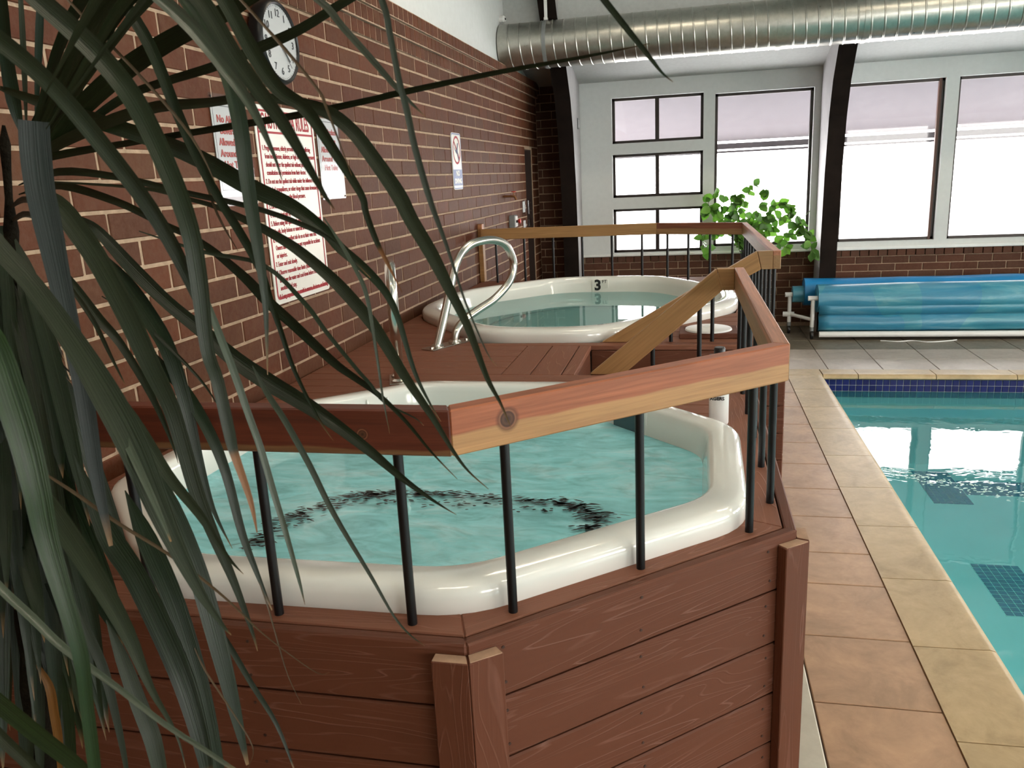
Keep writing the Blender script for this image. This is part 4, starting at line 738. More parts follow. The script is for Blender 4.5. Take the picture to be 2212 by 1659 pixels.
# unseen fluorescent fixtures added over the hall to brighten it from above
for yl, zl in ((.3, 4.55), (4.7, 4.75)):
    for xl, nb in ((-.3, 'brick wall'), (2.7, 'pool edge'), (5.7, 'middle of the pool'), (8.4, 'far end of the pool')):
        lt = thing('added_ceiling_light', (xl, yl, zl), 'added unseen fluorescent fixture high above the %s, %s' % (nb if xl > 0 else 'hot tubs', 'window side' if yl > 2 else 'palm side'), 'added ceiling light', 'added fluorescent fixtures')
        boxo('housing', (xl - .64, yl - .17, zl), (xl + .64, yl + .17, zl + .07), M['white_trim'], lt, .006)
        boxo('diffuser', (xl - .60, yl - .14, zl - .015), (xl + .60, yl + .14, zl - .001), M['lamp'], lt)
        zc = 6.1 - abs(yl - 2.7) * (.375 if yl > 2.7 else .465)
        for dx in (-.5, .5): tube('hanger_rod', [(xl + dx, yl, zl + .07), (xl + dx, yl, zc + .03)], .006, M['white_trim'], lt, 8)
# ------------------------------------------------------------------ hot tub deck
deck = thing('hot_tub_deck', (-.8, 3.6, 0), 'raised redwood-coloured deck holding two hot tubs beside brick wall', 'deck')
P0, P1, P2, P3 = V(-1.765, 1.285, 0), V(-.410, 1.285, 0), V(.252, 1.872, 0), V(.252, 3.40, 0)
def fascia(a, b, z1=ZD, rows=7, th=.028, name='fascia_board'):
    d = (b - a); L = d.length; d.normalize(); n = V(d.y, -d.x, 0)
    for r in range(rows):
        zt = z1 - r * .1425; zb = max(zt - .1385, .004)
        c = (a + b) / 2 - n * th / 2; boxd(name, (c.x, c.y, (zt + zb) / 2), d, (0, 0, 1), L / 2 - .001, th / 2, (zt - zb) / 2, M['deck'], deck, .004)
fascia(P0, P1); fascia(P1, P2); fascia(P2, P3)
scr = []
sm = bmesh.new(); bmesh.ops.create_cone(sm, cap_ends=True, segments=8, radius1=.0034, radius2=.0034, depth=.002); sme = bpy.data.meshes.new('s'); sm.to_mesh(sme); sm.free()
for a, b, fr in ((P0, P1, (.25, .66)), (P1, P2, (.095, .47, .895))):
    d = (b - a).normalized(); n = V(d.y, -d.x, 0)
    for r in range(7):
        for f in fr:
            for dz in (.030, .108):
                p = a + (b - a) * (f + random.uniform(-.008, .008)) + n * .0005; scr.append((sme, frame((p.x, p.y, ZD - r * .1425 - dz), d, n)))
o = mobj('screw_heads', joinb(scr), M['screw'], deck); o['kind'] = 'stuff'
dg = (P2 - P1).normalized()
def trims(c, d0, d1, w=.064, th=.028, zt=.928):
    """mitred pair of vertical corner boards at c, faces running along d0 (arriving) and d1 (leaving)"""
    n0, n1 = V(d0.y, -d0.x, 0), V(d1.y, -d1.x, 0); m = (n0 + n1).normalized(); m = c + m * (th / m.dot(n0)); e = .0005
    for q in ([c - d0 * w + n0 * e, c + n0 * e, m - d0 * .0005, c - d0 * w + n0 * th], [c + n1 * e, c + d1 * w + n1 * e, c + d1 * w + n1 * th, m + d1 * .0005]):
        o = extr('corner_trim', [(p.x, p.y, .002) for p in q], (0, 0, zt - .002), (0, 0, 1), M['deck'], deck, .002)
        k = sum(q, Vector()) / 4; prism('cut_end', [(k.x + (p.x - k.x) * .93, k.y + (p.y - k.y) * .86) for p in q], zt - .001, zt + .0012, q[1] - q[0], M['deck_end'], o)
trims(P1, V(1, 0, 0), dg); trims(P2, dg, V(0, 1, 0))
# top boards
def topb(xy, xdir, name='deck_board', bev=.003): return prism(name, xy, ZD - .026, ZD, xdir, M['deck_top_lit'], deck, bev)
n1 = V(dg.y, -dg.x, 0)
def off(p, q, d):      # line p-q shifted inwards by d -> returns (point, dir)
    dd = (q - p).normalized(); n = V(-dd.y, dd.x, 0); return p + n * d, dd
def isect(l1, l2):
    (p, d), (q, e) = l1, l2; k = d.x * e.y - d.y * e.x; t = ((q.x - p.x) * e.y - (q.y - p.y) * e.x) / k; r = p + d * t; return (r.x, r.y)
LF = lambda d: off(P0, P1, d); LD = lambda d: off(P1, P2, d); LR = lambda d: off(P2, P3, d)
g0, g1 = .032, .150
a0, a1 = isect(LF(g0), LD(g0)), isect(LF(g1), LD(g1)); b0, b1 = isect(LD(g0), LR(g0)), isect(LD(g1), LR(g1))
topb([(-1.765, LF(g0)[0].y), a0, a1, (-1.765, LF(g1)[0].y)], (1, 0, 0))
topb([a0, b0, b1, a1], dg)
topb([b0, (P3.x - g0, 3.395), (P3.x - g1, 3.395), b1], (0, 1, 0))
T1 = [(-1.16, 1.372), (-.435, 1.378), (.142, 1.872), (.152, 2.52), (-.38, 3.058), (-1.09, 3.062), (-1.62, 2.60), (-1.64, 1.85)]
T2 = [(-1.12, 4.088), (-.46, 4.088), (.29, 4.98), (.29, 5.62), (-.22, 6.36), (-1.05, 6.40), (-1.70, 5.72), (-1.745, 4.90)]
def xs_at(poly, y):
    xs = []
    for (ax, ay), (bx, by) in zip(poly, poly[1:] + poly[:1]):
        if (ay - y) * (by - y) < 0: xs.append(ax + (bx - ax) * (y - ay) / (by - ay))
    return (min(xs), max(xs)) if len(xs) >= 2 else None
def rows(x0, x1, ys, poly=None, inset=.012):
    for ya, yb in zip(ys, ys[1:]):
        ya2, yb2 = ya + .002, yb - .002
        A_, B_ = (xs_at(poly, ya2), xs_at(poly, yb2)) if poly else (None, None)
        if poly and (A_ or B_):
            A_ = A_ or ((B_[0] + B_[1]) / 2,) * 2; B_ = B_ or ((A_[0] + A_[1]) / 2,) * 2
            if max(A_[0], B_[0]) > x0 + .02: topb([(x0, ya2), (max(A_[0] + inset, x0 + .004), ya2), (max(B_[0] + inset, x0 + .004), yb2), (x0, yb2)], (1, 0, 0))
            if min(A_[1], B_[1]) < x1 - .02: topb([(min(A_[1] - inset, x1 - .004), ya2), (x1, ya2), (x1, yb2), (min(B_[1] - inset, x1 - .004), yb2)], (1, 0, 0))
        else: topb([(x0, ya2), (x1, ya2), (x1, yb2), (x0, yb2)], (1, 0, 0))
ly = LF(g1)[0].y
rows(-1.765, P3.x - g1 - .003, [ly + .003, 1.575, 1.715, 1.855], T1) if False else None
for ya, yb in ((ly + .003, 1.61), (1.61, 1.85), (1.85, 2.1), (2.1, 2.35), (2.35, 2.6)):      # wall side of the near tub
    A_, B_ = xs_at(T1, ya + .001), xs_at(T1, yb - .001); topb([(-1.765, ya + .002), (A_[0] + .012, ya + .002), (B_[0] + .012, yb - .002), (-1.765, yb - .002)], (1, 0, 0))
rows(-1.765, P3.x - g1 - .003, [2.60, 2.715, 2.83, 2.945, 3.058], T1)
rows(-1.765, P3.x - g1 - .003, [3.058, 3.172, 3.286, 3.398])
rows(-1.765, -.835, [3.400, 3.524, 3.648, 3.772, 3.896, 4.018])
topb([(-.832, 3.402), (-.703, 3.402), (-.703, 4.018), (-.832, 4.018)], (0, 1, 0)); topb([(-.699, 3.402), (-.562, 3.402), (-.562, 4.018), (-.699, 4.018)], (0, 1, 0))
topb([(-.558, 3.402), (-.500, 3.402), (-.500, 4.018), (-.558, 4.018)], (0, 1, 0), 'nosing_board')
D2X = .455
rows(-1.765, D2X, [4.020, 4.09])
rows(-1.765, D2X, [4.09 + .145 * i for i in range(16)] + [6.40], T2); rows(-1.765, D2X, [6.40, 6.54, 6.72])
fascia(V(D2X + .002, 4.02, 0), V(D2X + .002, 6.72, 0)); fascia(V(D2X, 6.722, 0), V(-1.765, 6.722, 0))
# stair well between the tubs
def riser(a, b, z1, z0, name='riser_board'):
    d = b - a; L = d.length; d.normalize(); n = V(d.y, -d.x, 0); z = z1
    while z > z0 + .02:
        zb = max(z - .139, z0); c = (a + b) / 2 - n * .012; boxd(name, (c.x, c.y, (z + zb) / 2), d, (0, 0, 1), L / 2, .012, (z - zb) / 2, M['deck'], deck, .003); z = zb - .004
riser(V(-.50, 4.018, 0), V(D2X, 4.018, 0), ZD - .028, .003)
riser(V(P3.x, 3.402, 0), V(-.50, 3.402, 0), ZD - .028, .003)
riser(V(-.502, 3.43, 0), V(-.502, 3.99, 0), ZD - .028, .003)
for x0, x1, z in ((-.50, -.18, .66), (-.18, .14, .34)):
    boxo('tread_board', (x0, 3.43, z - .026), (x0 + .155, 3.992, z), M['deck'], deck, .003); boxo('tread_board', (x0 + .16, 3.43, z - .026), (x1 + .01, 3.992, z), M['deck'], deck, .003)
    riser(V(x1 - .002, 3.432, 0), V(x1 - .002, 3.99, 0), z - .03, .003)
boxo('pump_hatch_board', (-.06, 4.17, ZD), (.24, 4.40, ZD + .028), M['deck'], deck, .004)

# ------------------------------------------------------------------ hot tubs
def ring(poly, d, r, k=5):
    n = len(poly); P = [Vector((p[0], p[1])) for p in poly]; L = []
    for i in range(n):
        a, b = P[i], P[(i + 1) % n]; e = (b - a).normalized(); nn = Vector((-e.y, e.x)); L.append((a + nn * d, e))
    C = []
    for i in range(n):
        (p, dd), (q, e) = L[i - 1], L[i]; kx = dd.x * e.y - dd.y * e.x; t = ((q.x - p.x) * e.y - (q.y - p.y) * e.x) / kx; C.append(p + dd * t)
    out = []
    for i in range(n):
        c = C[i]; u = (C[i - 1] - c); w = (C[(i + 1) % n] - c); t = min(r, u.length * .46, w.length * .46); a = c + u.normalized() * t; b = c + w.normalized() * t
        for j in range(k + 1):
            s = j / k; out.append(a * (1 - s) ** 2 + c * 2 * s * (1 - s) + b * s * s)
    return out
def shell(name, poly, prof, mat, parent):
    vs, fs = [], []; n = None
    for d, z, r in prof:
        R_ = ring(poly, d, r); n = len(R_); vs += [(p.x, p.y, z) for p in R_]
    for i in range(len(prof) - 1):
        for k in range(n): fs.append((i * n + k, i * n + (k + 1) % n, (i + 1) * n + (k + 1) % n, (i + 1) * n + k))
    fs.append(tuple(range((len(prof) - 1) * n, len(prof) * n)))
    return mobj(name, smooth_me(pydata(vs, fs), 55), mat, parent)
def band(name, poly, d0, d1, z, mat, parent, r=.2, h=.004):
    a, b = ring(poly, d0, r), ring(poly, d1, r); n = len(a)
    vs = [(p.x, p.y, z) for p in a] + [(p.x, p.y, z) for p in b]; fs = [(k, (k + 1) % n, n + (k + 1) % n, n + k) for k in range(n)]
    return mobj(name, pydata(vs, fs), mat, parent)
def water_disc(name, poly, d, z, mat, amp, r, rings=14):
    base = ring(poly, d, r); n = len(base); c = sum(base, Vector((0, 0))) / n; vs, fs = [(c.x, c.y, z)], []
    for i in range(1, rings + 1):
        s = i / rings
        for p in base:
            q = c + (p - c) * s; zz = z + amp * (mnoise.noise(Vector((q.x * 5, q.y * 8, 3.1))) + .5 * mnoise.noise(Vector((q.x * 13, q.y * 19, 7.7)))) * (1 if i < rings else 0)
            vs.append((q.x, q.y, zz))
    for k in range(n): fs.append((0, 1 + k, 1 + (k + 1) % n))
    for i in range(rings - 1):
        for k in range(n):
            a = 1 + i * n; fs.append((a + k, a + n + k, a + n + (k + 1) % n, a + (k + 1) % n))
    return mobj(name, smooth_me(pydata(vs, fs), 80), mat)
W1, W2 = .918, .905
tub1 = thing('hot_tub', (-.74, 2.2, .9), 'white octagonal hot tub full of churning water behind the front rail', 'hot tub', 'hot tubs in the deck')
shell('shell', T1, [(.012, .93, .10), (0, .955, .10), (0, .988, .10), (.003, .999, .10), (.011, 1.008, .10), (.024, 1.0125, .10), (.050, 1.016, .10), (.080, 1.017, .10), (.091, 1.013, .09), (.097, 1.004, .08), (.101, .988, .08), (.110, .93, .08), (.122, .80, .08), (.15, .728, .10), (.20, .72, .12), (.43, .715, .22), (.47, .70, .22), (.50, .45, .22), (.53, .36, .22)], M['acrylic'], tub1)
a_, b_ = ring(T1, .385, .22), ring(T1, .45, .22); n_ = len(a_); vs = []
for k in range(n_ * 6):      # black bench edge line, outline jagged to imitate refraction by the water
    f = k / 6; i0 = int(f) % n_; i1 = (i0 + 1) % n_; p = a_[i0].lerp(a_[i1], f - int(f)); q = b_[i0].lerp(b_[i1], f - int(f))
    j0 = .35 * mnoise.noise(Vector((k * .9, 1.5, 0))); j1 = .35 * mnoise.noise(Vector((k * .9, 7.5, 3))); vs += [tuple(p.lerp(q, .15 + j0)) + (.7205,), tuple(p.lerp(q, .85 + j1)) + (.7205,)]
mobj('safety_stripe', pydata(vs, [(2 * k, (2 * k + 2) % len(vs), (2 * k + 3) % len(vs), 2 * k + 1) for k in range(n_ * 6)]), M['blackplastic'], tub1)
boxo('safety_stripe', (-.78, 2.86, .800), (-.52, 2.895, .812), M['blackplastic'], tub1); boxd('safety_stripe', (-.485, 2.872, .806), (.78, .62, 0), (0, 0, 1), .05, .017, .006, M['blackplastic'], tub1)
boxo('seat_step', (-1.0, 2.85, .60), (-.44, 2.97, .800), M['acrylic'], tub1, .01)
e = (V(*T1[4], 0) - V(*T1[3], 0)).normalized(); nn = V(-e.y, e.x, 0); mid = (V(*T1[3], 0) + V(*T1[4], 0)) / 2 + nn * .105 + e * .045
sk = boxd('skimmer_plate', (mid.x, mid.y, .955), e, (0, 0, 1), .105, .007, .062, M['white_plastic'], tub1, .002)
q = mid + nn * .008; boxd('skimmer_opening', (q.x, q.y, .945), e, (0, 0, 1), .060, .004, .042, simple('dark_skimmer_mouth', (.05, .10, .12), .3), sk)
for dx in (-.09, .09):
    for dz in (-.045, .045): q = mid + nn * .0075 + e * dx; lathe('screw', [(.004, 0), (.004, .002)], (q.x, q.y, .955 + dz), nn, M['blackplastic'], sk, 10)
e = (V(*T1[6], 0) - V(*T1[5], 0)).normalized(); nn = V(-e.y, e.x, 0); mid = V(*T1[5], 0) + (V(*T1[6], 0) - V(*T1[5], 0)) * .33 + nn * .104
tube('moulded_grip', [(mid.x + e.x * .042 * math.cos(a), mid.y + e.y * .042 * math.cos(a), .985 - .034 * math.sin(a)) for a in [R(x) for x in range(-15, 200, 12)]], [.003 + .009 * math.sin(math.pi * i / 17) for i in range(18)], M['acrylic'], tub1, 8)
w = water_disc('tub_water', T1, .1115, W1, M['tubwater_jets'], .006, .08); tag(w, 'bubbling turquoise water in the hot tub nearest the palm', 'water', kind='stuff')

tub2 = thing('hot_tub', (-.72, 5.25, .9), 'white rounded hot tub with still water and 3 FT depth marker', 'hot tub', 'hot tubs in the deck')
shell('shell', T2, [(.012, .93, .22), (0, .955, .22), (0, .988, .22), (.004, 1.001, .22), (.013, 1.011, .22), (.028, 1.017, .22), (.055, 1.021, .22), (.088, 1.020, .22), (.100, 1.012, .22), (.110, .97, .22), (.125, .90, .22), (.14, .845, .22), (.16, .832, .25), (.38, .826, .32), (.41, .815, .32), (.45, .40, .32), (.48, .32, .32)], M['acrylic'], tub2)
band('safety_stripe', T2, .362, .396, .8315, M['blackplastic'], tub2, .32)
w = water_disc('tub_water', T2, .1225, W2, M['tubwater_still'], .0, .22, 4); tag(w, 'still clear water in the hot tub near the windows', 'water', kind='stuff')
mk = boxo('depth_marker', (-.762, 6.262, .905), (-.632, 6.275, 1.000), M['sign_white'], tub2, .002)
Mx = frame((-.715, 6.2605, .955), (1, 0, 0), (0, -1, 0)); mobj('numeral', text_me('3', .112, bold=.004), M['blacktext'], mk, Mx)
mobj('lettering', text_me('FT', .036), M['blacktext'], mk, frame((-.662, 6.2605, .985), (1, 0, 0), (0, -1, 0)))
e = (V(*T2[7], 0) - V(*T2[6], 0)).normalized(); nn = V(-e.y, e.x, 0); mid = V(*T2[7], 0) * .82 + V(*T2[6], 0) * .18 + nn * .128
mobj('numeral', text_me('3', .10, bold=.002), M['blacktext'], tub2, frame((mid.x, mid.y, .955), e, nn))
lid = thing('skimmer_lid', (.09, 4.28, ZD + .028), 'round white plastic skimmer lid lying on the deck hatch', 'lid')
lathe('disc', [(0, .012), (.10, .012), (.118, .008), (.121, 0), (.121, -.0)], (.09, 4.285, ZD + .029), (0, 0, 1), M['white_plastic'], lid, 40)
tube('finger_tab', [(.06, 4.285, ZD + .042), (.09, 4.285, ZD + .046), (.12, 4.285, ZD + .042)], .006, M['white_plastic'], lid, 8)

# ------------------------------------------------------------------ guard rails
ZB_, ZT_ = 1.311, 1.400
def offset_poly(P, d):
    out = []
    for i, p in enumerate(P):
        if i == 0: t = (P[1] - p).normalized(); n = V(-t.y, t.x, 0); out.append(p + n * d); continue
        if i == len(P) - 1: t = (p - P[i - 1]).normalized(); n = V(-t.y, t.x, 0); out.append(p + n * d); continue
        t0 = (p - P[i - 1]).normalized(); t1 = (P[i + 1] - p).normalized(); n0 = V(-t0.y, t0.x, 0); n1_ = V(-t1.y, t1.x, 0); m = (n0 + n1_).normalized(); out.append(p + m * (d / max(.3, m.dot(n0))))
    return out
def rail_run(P, mats, parent):
    A_, B_ = offset_poly(P, .019), offset_poly(P, -.019)
    for i in range(len(P) - 1):
        prism('top_rail', [(B_[i].x, B_[i].y), (B_[i + 1].x, B_[i + 1].y), (A_[i + 1].x, A_[i + 1].y), (A_[i].x, A_[i].y)], ZB_, ZT_, P[i + 1] - P[i], mats[i], parent, .003)
def baluster(x, y, parent, z1=None):
    o = tube('baluster', [(x, y, ZD - .002), (x, y, (z1 or ZB_) + .004)], .0098, M['black'], parent, 14)
r1 = thing('guard_rail', (-.4, 1.345, ZD), 'cedar guard rail with black balusters wrapping the churning hot tub', 'railing', 'cedar guard rails round the tubs')
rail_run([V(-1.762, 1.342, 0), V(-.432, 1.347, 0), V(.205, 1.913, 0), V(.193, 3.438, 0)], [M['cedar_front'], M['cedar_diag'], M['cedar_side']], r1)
for x, y in ((-1.42, 1.343), (-1.125, 1.344), (-.829, 1.345), (-.538, 1.346), (-.348, 1.418), (-.105, 1.634), (.140, 1.852), (.204, 2.035), (.203, 2.303), (.201, 2.573), (.199, 2.84), (.197, 3.11), (.195, 3.34)): baluster(x, y, r1)
extr('end_block', [(.1025, 3.400, ZT_), (.1275, 3.400, ZB_), (.173, 3.400, ZB_), (.173, 3.400, ZT_)], (0, .038, 0), (1, 0, 0), M['cedar_tan'], r1, .002)
extr('stair_rail', [(.101, 3.400, ZT_), (.126, 3.400, ZB_), (-.285, 3.400, ZD + .001), (-.432, 3.400, ZD + .001)], (0, .038, 0), (.76, 0, .64), M['cedar_tan'], r1, .003)
baluster(.035, 3.42, r1, 1.235); baluster(-.16, 3.42, r1, 1.06)
r2 = thing('guard_rail', (.40, 5.2, ZD), 'cedar guard rail with black balusters wrapping the still hot tub', 'railing', 'cedar guard rails round the tubs')
C2 = [V(.405, 4.092, 0), V(.385, 6.30, 0), V(-.27, 6.62, 0), V(-1.725, 6.615, 0)]
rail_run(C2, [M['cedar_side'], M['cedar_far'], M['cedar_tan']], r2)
extr('end_block', [(.3135, 4.092, ZT_), (.3345, 4.092, ZB_), (.386, 4.092, ZB_), (.386, 4.092, ZT_)], (0, .038, 0), (1, 0, 0), M['cedar_side'], r2, .002)
extr('stair_rail', [(.312, 4.092, ZT_), (.333, 4.092, ZB_), (-.325, 4.092, ZD + .001), (-.452, 4.092, ZD + .001)], (0, .038, 0), (.85, 0, .5), M['cedar_tan'], r2, .003)
boxo('wall_post', (-1.768, 6.66, ZD + .001), (-1.728, 6.73, 1.44), M['cedar_tan'], r2, .003)
for a, b, n in ((C2[0], C2[1], 10), (C2[1], C2[2], 4), (C2[2], C2[3], 6)):
    for k in range(n):
        p = a + (b - a) * ((k + .5) / n); baluster(p.x, p.y, r2)
baluster(.105, 4.111, r2, 1.235); baluster(.27, 4.111, r2, 1.31); baluster(-.10, 4.111, r2, 1.09)

# ------------------------------------------------------------------ grab rails
def grab(name, pts, label, plate):
    g = thing(name, (pts[0][0], pts[0][1], ZD), label, 'grab rail', 'steel grab rails at the tubs')
    pp = catmull(pts, 7); tube('rail', pp, .0225, M['steel'], g, 16)
    a, b = Vector(plate[0]), Vector(plate[1]); c = (a + b) / 2; boxd('base_plate', (c.x, c.y, ZD + .004), b - a, (0, 0, 1), (b - a).length / 2, .045, .004, M['steel'], g, .002)
    for p in (pts[0], pts[-1]):
        lathe('collar', [(.036, 0), (.036, .006), (.025, .014)], (p[0], p[1], ZD + .008), (0, 0, 1), M['steel'], g, 20)
    for s in (-.8, .8): p = c + (b - a) / 2 * s; lathe('bolt', [(.009, 0), (.009, .005)], (p.x, p.y, ZD + .008), (0, 0, 1), M['steel'], g, 6)
grab('grab_rail', [(-1.309, 3.966, ZD + .01), (-1.290, 4.002, 1.05), (-1.267, 4.046, 1.164), (-1.224, 4.126, 1.374), (-1.179, 4.212, 1.456), (-1.12, 4.32, 1.477), (-1.068, 4.42, 1.468), (-1.026, 4.50, 1.425), (-1.003, 4.545, 1.322), (-1.024, 4.503, 1.226), (-1.084, 4.391, 1.148), (-1.150, 4.27, 1.105), (-1.204, 4.165, 1.067), (-1.236, 4.10, 1.02), (-1.246, 4.084, ZD + .01)],
     'polished steel loop grab rail over the still hot tub', ((-1.345, 3.90, 0), (-1.19, 4.19, 0)))
bx, by, dx, dy = -1.292, 3.335, .315, -.82
L2 = [(0, .96), (0, 1.10), (.02, 1.25), (.06, 1.40), (.12, 1.462), (.22, 1.478), (.30, 1.46), (.355, 1.40), (.36, 1.30), (.31, 1.215), (.22, 1.155), (.14, 1.095), (.11, 1.03), (.105, .96)]
nl = math.hypot(dx, dy)
grab('grab_rail', [(bx + dx / nl * s, by + dy / nl * s, z) for s, z in L2], 'polished steel loop grab rail behind the churning hot tub', ((bx - dx / nl * .04, by - dy / nl * .04, 0), (bx + dx / nl * .15, by + dy / nl * .15, 0)))

# ------------------------------------------------------------------ bottle on the deck
bt = thing('bottle', (.095, 2.72, ZD), 'white plastic bottle with black cap standing on the deck', 'bottle')
lathe('body', [(.031, 0), (.033, .004), (.033, .175), (.028, .195), (.015, .208), (.015, .225)], (.095, 2.72, ZD + .001), (0, 0, 1), M['white_plastic'], bt, 28)
lathe('cap', [(.019, 0), (.019, .040), (.016, .045)], (.095, 2.72, ZD + .223), (0, 0, 1), M['blackplastic'], bt, 20); boxo('nozzle', (.062, 2.714, ZD + .232), (.078, 2.726, ZD + .244), M['blackplastic'], bt, .002)
mobj('lettering', text_me('AGERS', .016, bold=.0005), M['blacktext'], bt, frame((.088, 2.6845, ZD + .097), (1, 0, 0), (0, -1, 0)))

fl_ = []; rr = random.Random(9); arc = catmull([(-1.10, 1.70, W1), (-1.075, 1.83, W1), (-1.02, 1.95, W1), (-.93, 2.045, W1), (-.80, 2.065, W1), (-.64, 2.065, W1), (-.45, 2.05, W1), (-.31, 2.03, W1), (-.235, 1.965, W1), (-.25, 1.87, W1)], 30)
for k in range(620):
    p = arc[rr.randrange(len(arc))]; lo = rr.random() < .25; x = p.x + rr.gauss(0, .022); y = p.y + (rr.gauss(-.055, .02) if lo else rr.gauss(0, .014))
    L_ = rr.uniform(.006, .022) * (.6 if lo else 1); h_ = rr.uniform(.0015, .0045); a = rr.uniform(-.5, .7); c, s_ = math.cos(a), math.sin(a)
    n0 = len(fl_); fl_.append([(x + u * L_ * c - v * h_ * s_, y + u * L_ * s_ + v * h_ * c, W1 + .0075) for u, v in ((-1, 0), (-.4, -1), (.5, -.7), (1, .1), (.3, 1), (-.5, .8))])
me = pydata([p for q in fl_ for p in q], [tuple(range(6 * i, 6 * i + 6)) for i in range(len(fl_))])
o = mobj('stripe_refraction_flecks', me, M['blackplastic'], tub1); o['kind'] = 'stuff'; o['label'] = 'surface flecks imitating the black bench line seen through churning water'  # flat dark flecks on the surface imitate the refracted bench line
# ------------------------------------------------------------------ wall clock
ck = thing('wall_clock', (WX, 3.365, 2.405), 'round black-rimmed wall clock with white dial on brick wall', 'clock')
lathe('case', [(.150, 0), (.168, .010), (.170, .045), (.164, .062), (.156, .068), (.150, .064), (.149, .056)], (WX + .001, 3.365, 2.405), (1, 0, 0), M['black'], ck, 56)
lathe('dial', [(.150, -.002), (.150, 0)], (WX + .0575, 3.365, 2.405), (1, 0, 0), M['sign_white'], ck, 48)
for k in range(1, 13):
    a = R(90 - 30 * k); r = .115
    mobj('numeral', text_me(str(k), .042), M['greytext'], ck, wallM(3.365 + r * math.cos(a), 2.405 + r * math.sin(a), WX + .0595))
tk = []
for k in range(60):
    a = R(6 * k); c = (WX + .0595, 3.365 + .143 * math.cos(a), 2.405 + .143 * math.sin(a)); tk.append((box_me(.004 if k % 5 == 0 else .002, .0006, .0005), frame(c, (0, math.cos(a), math.sin(a)), (1, 0, 0))))
mobj('minute_marks', joinb(tk), M['greytext'], ck)
def hand(name, ang, ln, wd, x):
    a = R(90 - ang); d = V(0, math.cos(a), math.sin(a)); c = V(x, 3.365, 2.405) + d * (ln / 2 - .012); boxd(name, c, d, (1, 0, 0), ln / 2, wd, .0008, M['greytext'], ck)
hand('hour_hand', 112, .075, .004, WX + .0605); hand('minute_hand', 134, .112, .0032, WX + .062); hand('second_hand', 140, .135, .0008, WX + .0635)
lathe('hand_pin', [(.007, 0), (.007, .003)], (WX + .0595, 3.365, 2.405), (1, 0, 0), M['greytext'], ck, 14)
lathe('glass', [(.150, -.0005), (.150, 0), (.08, .003), (.02, .0044)], (WX + .0655, 3.365, 2.405), (1, 0, 0), M['clear'], ck, 48)

# ------------------------------------------------------------------ signs
def rrect(y0, y1, z0, z1, r, x, n=6):
    out = []
    for cy, cz, a0 in ((y1 - r, z1 - r, 0), (y0 + r, z1 - r, 90), (y0 + r, z0 + r, 180), (y1 - r, z0 + r, 270)):
        for k in range(n + 1): a = R(a0 + 90 * k / n); out.append((x, cy + r * math.cos(a), cz + r * math.sin(a)))
    return out
def frame_ring(outer, inner, x):
    n = len(outer); vs = outer + inner; return pydata(vs, [(k, (k + 1) % n, n + (k + 1) % n, n + k) for k in range(n)])
def fit(me, width):
    xs = [v.co.x for v in me.vertices]; w = max(xs) - min(xs); s = width / w
    for v in me.vertices: v.co.x *= s
    return me
sx = WX + .006
sg = thing('spa_rules_sign', (WX, 3.44, 1.3), 'tall white CAUTION SPA RULES sign with red border on brick wall', 'sign')
y0, y1, z0, z1 = 3.168, 3.712, 1.312, 2.150
extr('panel', rrect(y0, y1, z0, z1, .018, WX + .001), (.004, 0, 0), (0, 1, 0), M['sign_white'], sg)
mobj('border', frame_ring(rrect(y0 + .016, y1 - .016, z0 + .02, z1 - .018, .02, sx), rrect(y0 + .026, y1 - .026, z0 + .033, z1 - .027, .012, sx), sx), M['red_print'], sg)
boxo('header_rule', (sx - .0005, y0 + .02, 2.036), (sx + .0006, y1 - .02, 2.045), M['red_print'], sg)
mobj('header_lettering', fit(text_me('CAUTION SPA RULES', .088, bold=.0012), .44), M['red_print'], sg, wallM((y0 + y1) / 2, 2.084, sx))
RULES = [('1. Pregnant women, elderly persons and persons suffering', 0), ('from heart disease, diabetes, or high or low blood pressure', 1), ('should not enter the spa/hot tub without prior medical', 1), ('consultation and permission from their doctor.', 1),
         ('2. Do not use the spa/hot tub while under the influence of', .5), ('alcohol, tranquilizers, or other drugs that cause drowsiness', 1), ('or that raise or lower the blood pressure.', 1), ('3. Do not use alone.', .5),
         ('4. Unsupervised use by children is prohibited.', .3), ('5. Before using the spa/hot tub take a shower before entering.', .3), ('No oils, body lotions or minerals in the water.', 1), ('6. Persons using spa/hot tub do so at their own risk.', .3),
         ('Owners and management are not responsible for accidents', 1), ('or injuries.', 1), ('7. Enter and exit slowly.', .3), ('8. Observe reasonable time limits (that is, 10 minutes),', .3), ('then leave the water and cool down before returning for', 1), ('another brief stay.', 1), ('9. Long exposure may result in nausea, dizziness, or fainting.', .3)]
z = 2.012
for s, ind in RULES:
    z -= .034 if ind == 1 else .0365
    me = text_me(s, .030, 'LEFT', bold=.0001); xs = [v.co.x for v in me.vertices]; k = min(.0079 * len(s) / (max(xs) - min(xs)), .72)
    for v in me.vertices: v.co.x *= k
    mobj('rule_line', me, M['red_print'], sg, wallM(y0 + (.052 if ind == 1 else .036), z, sx))
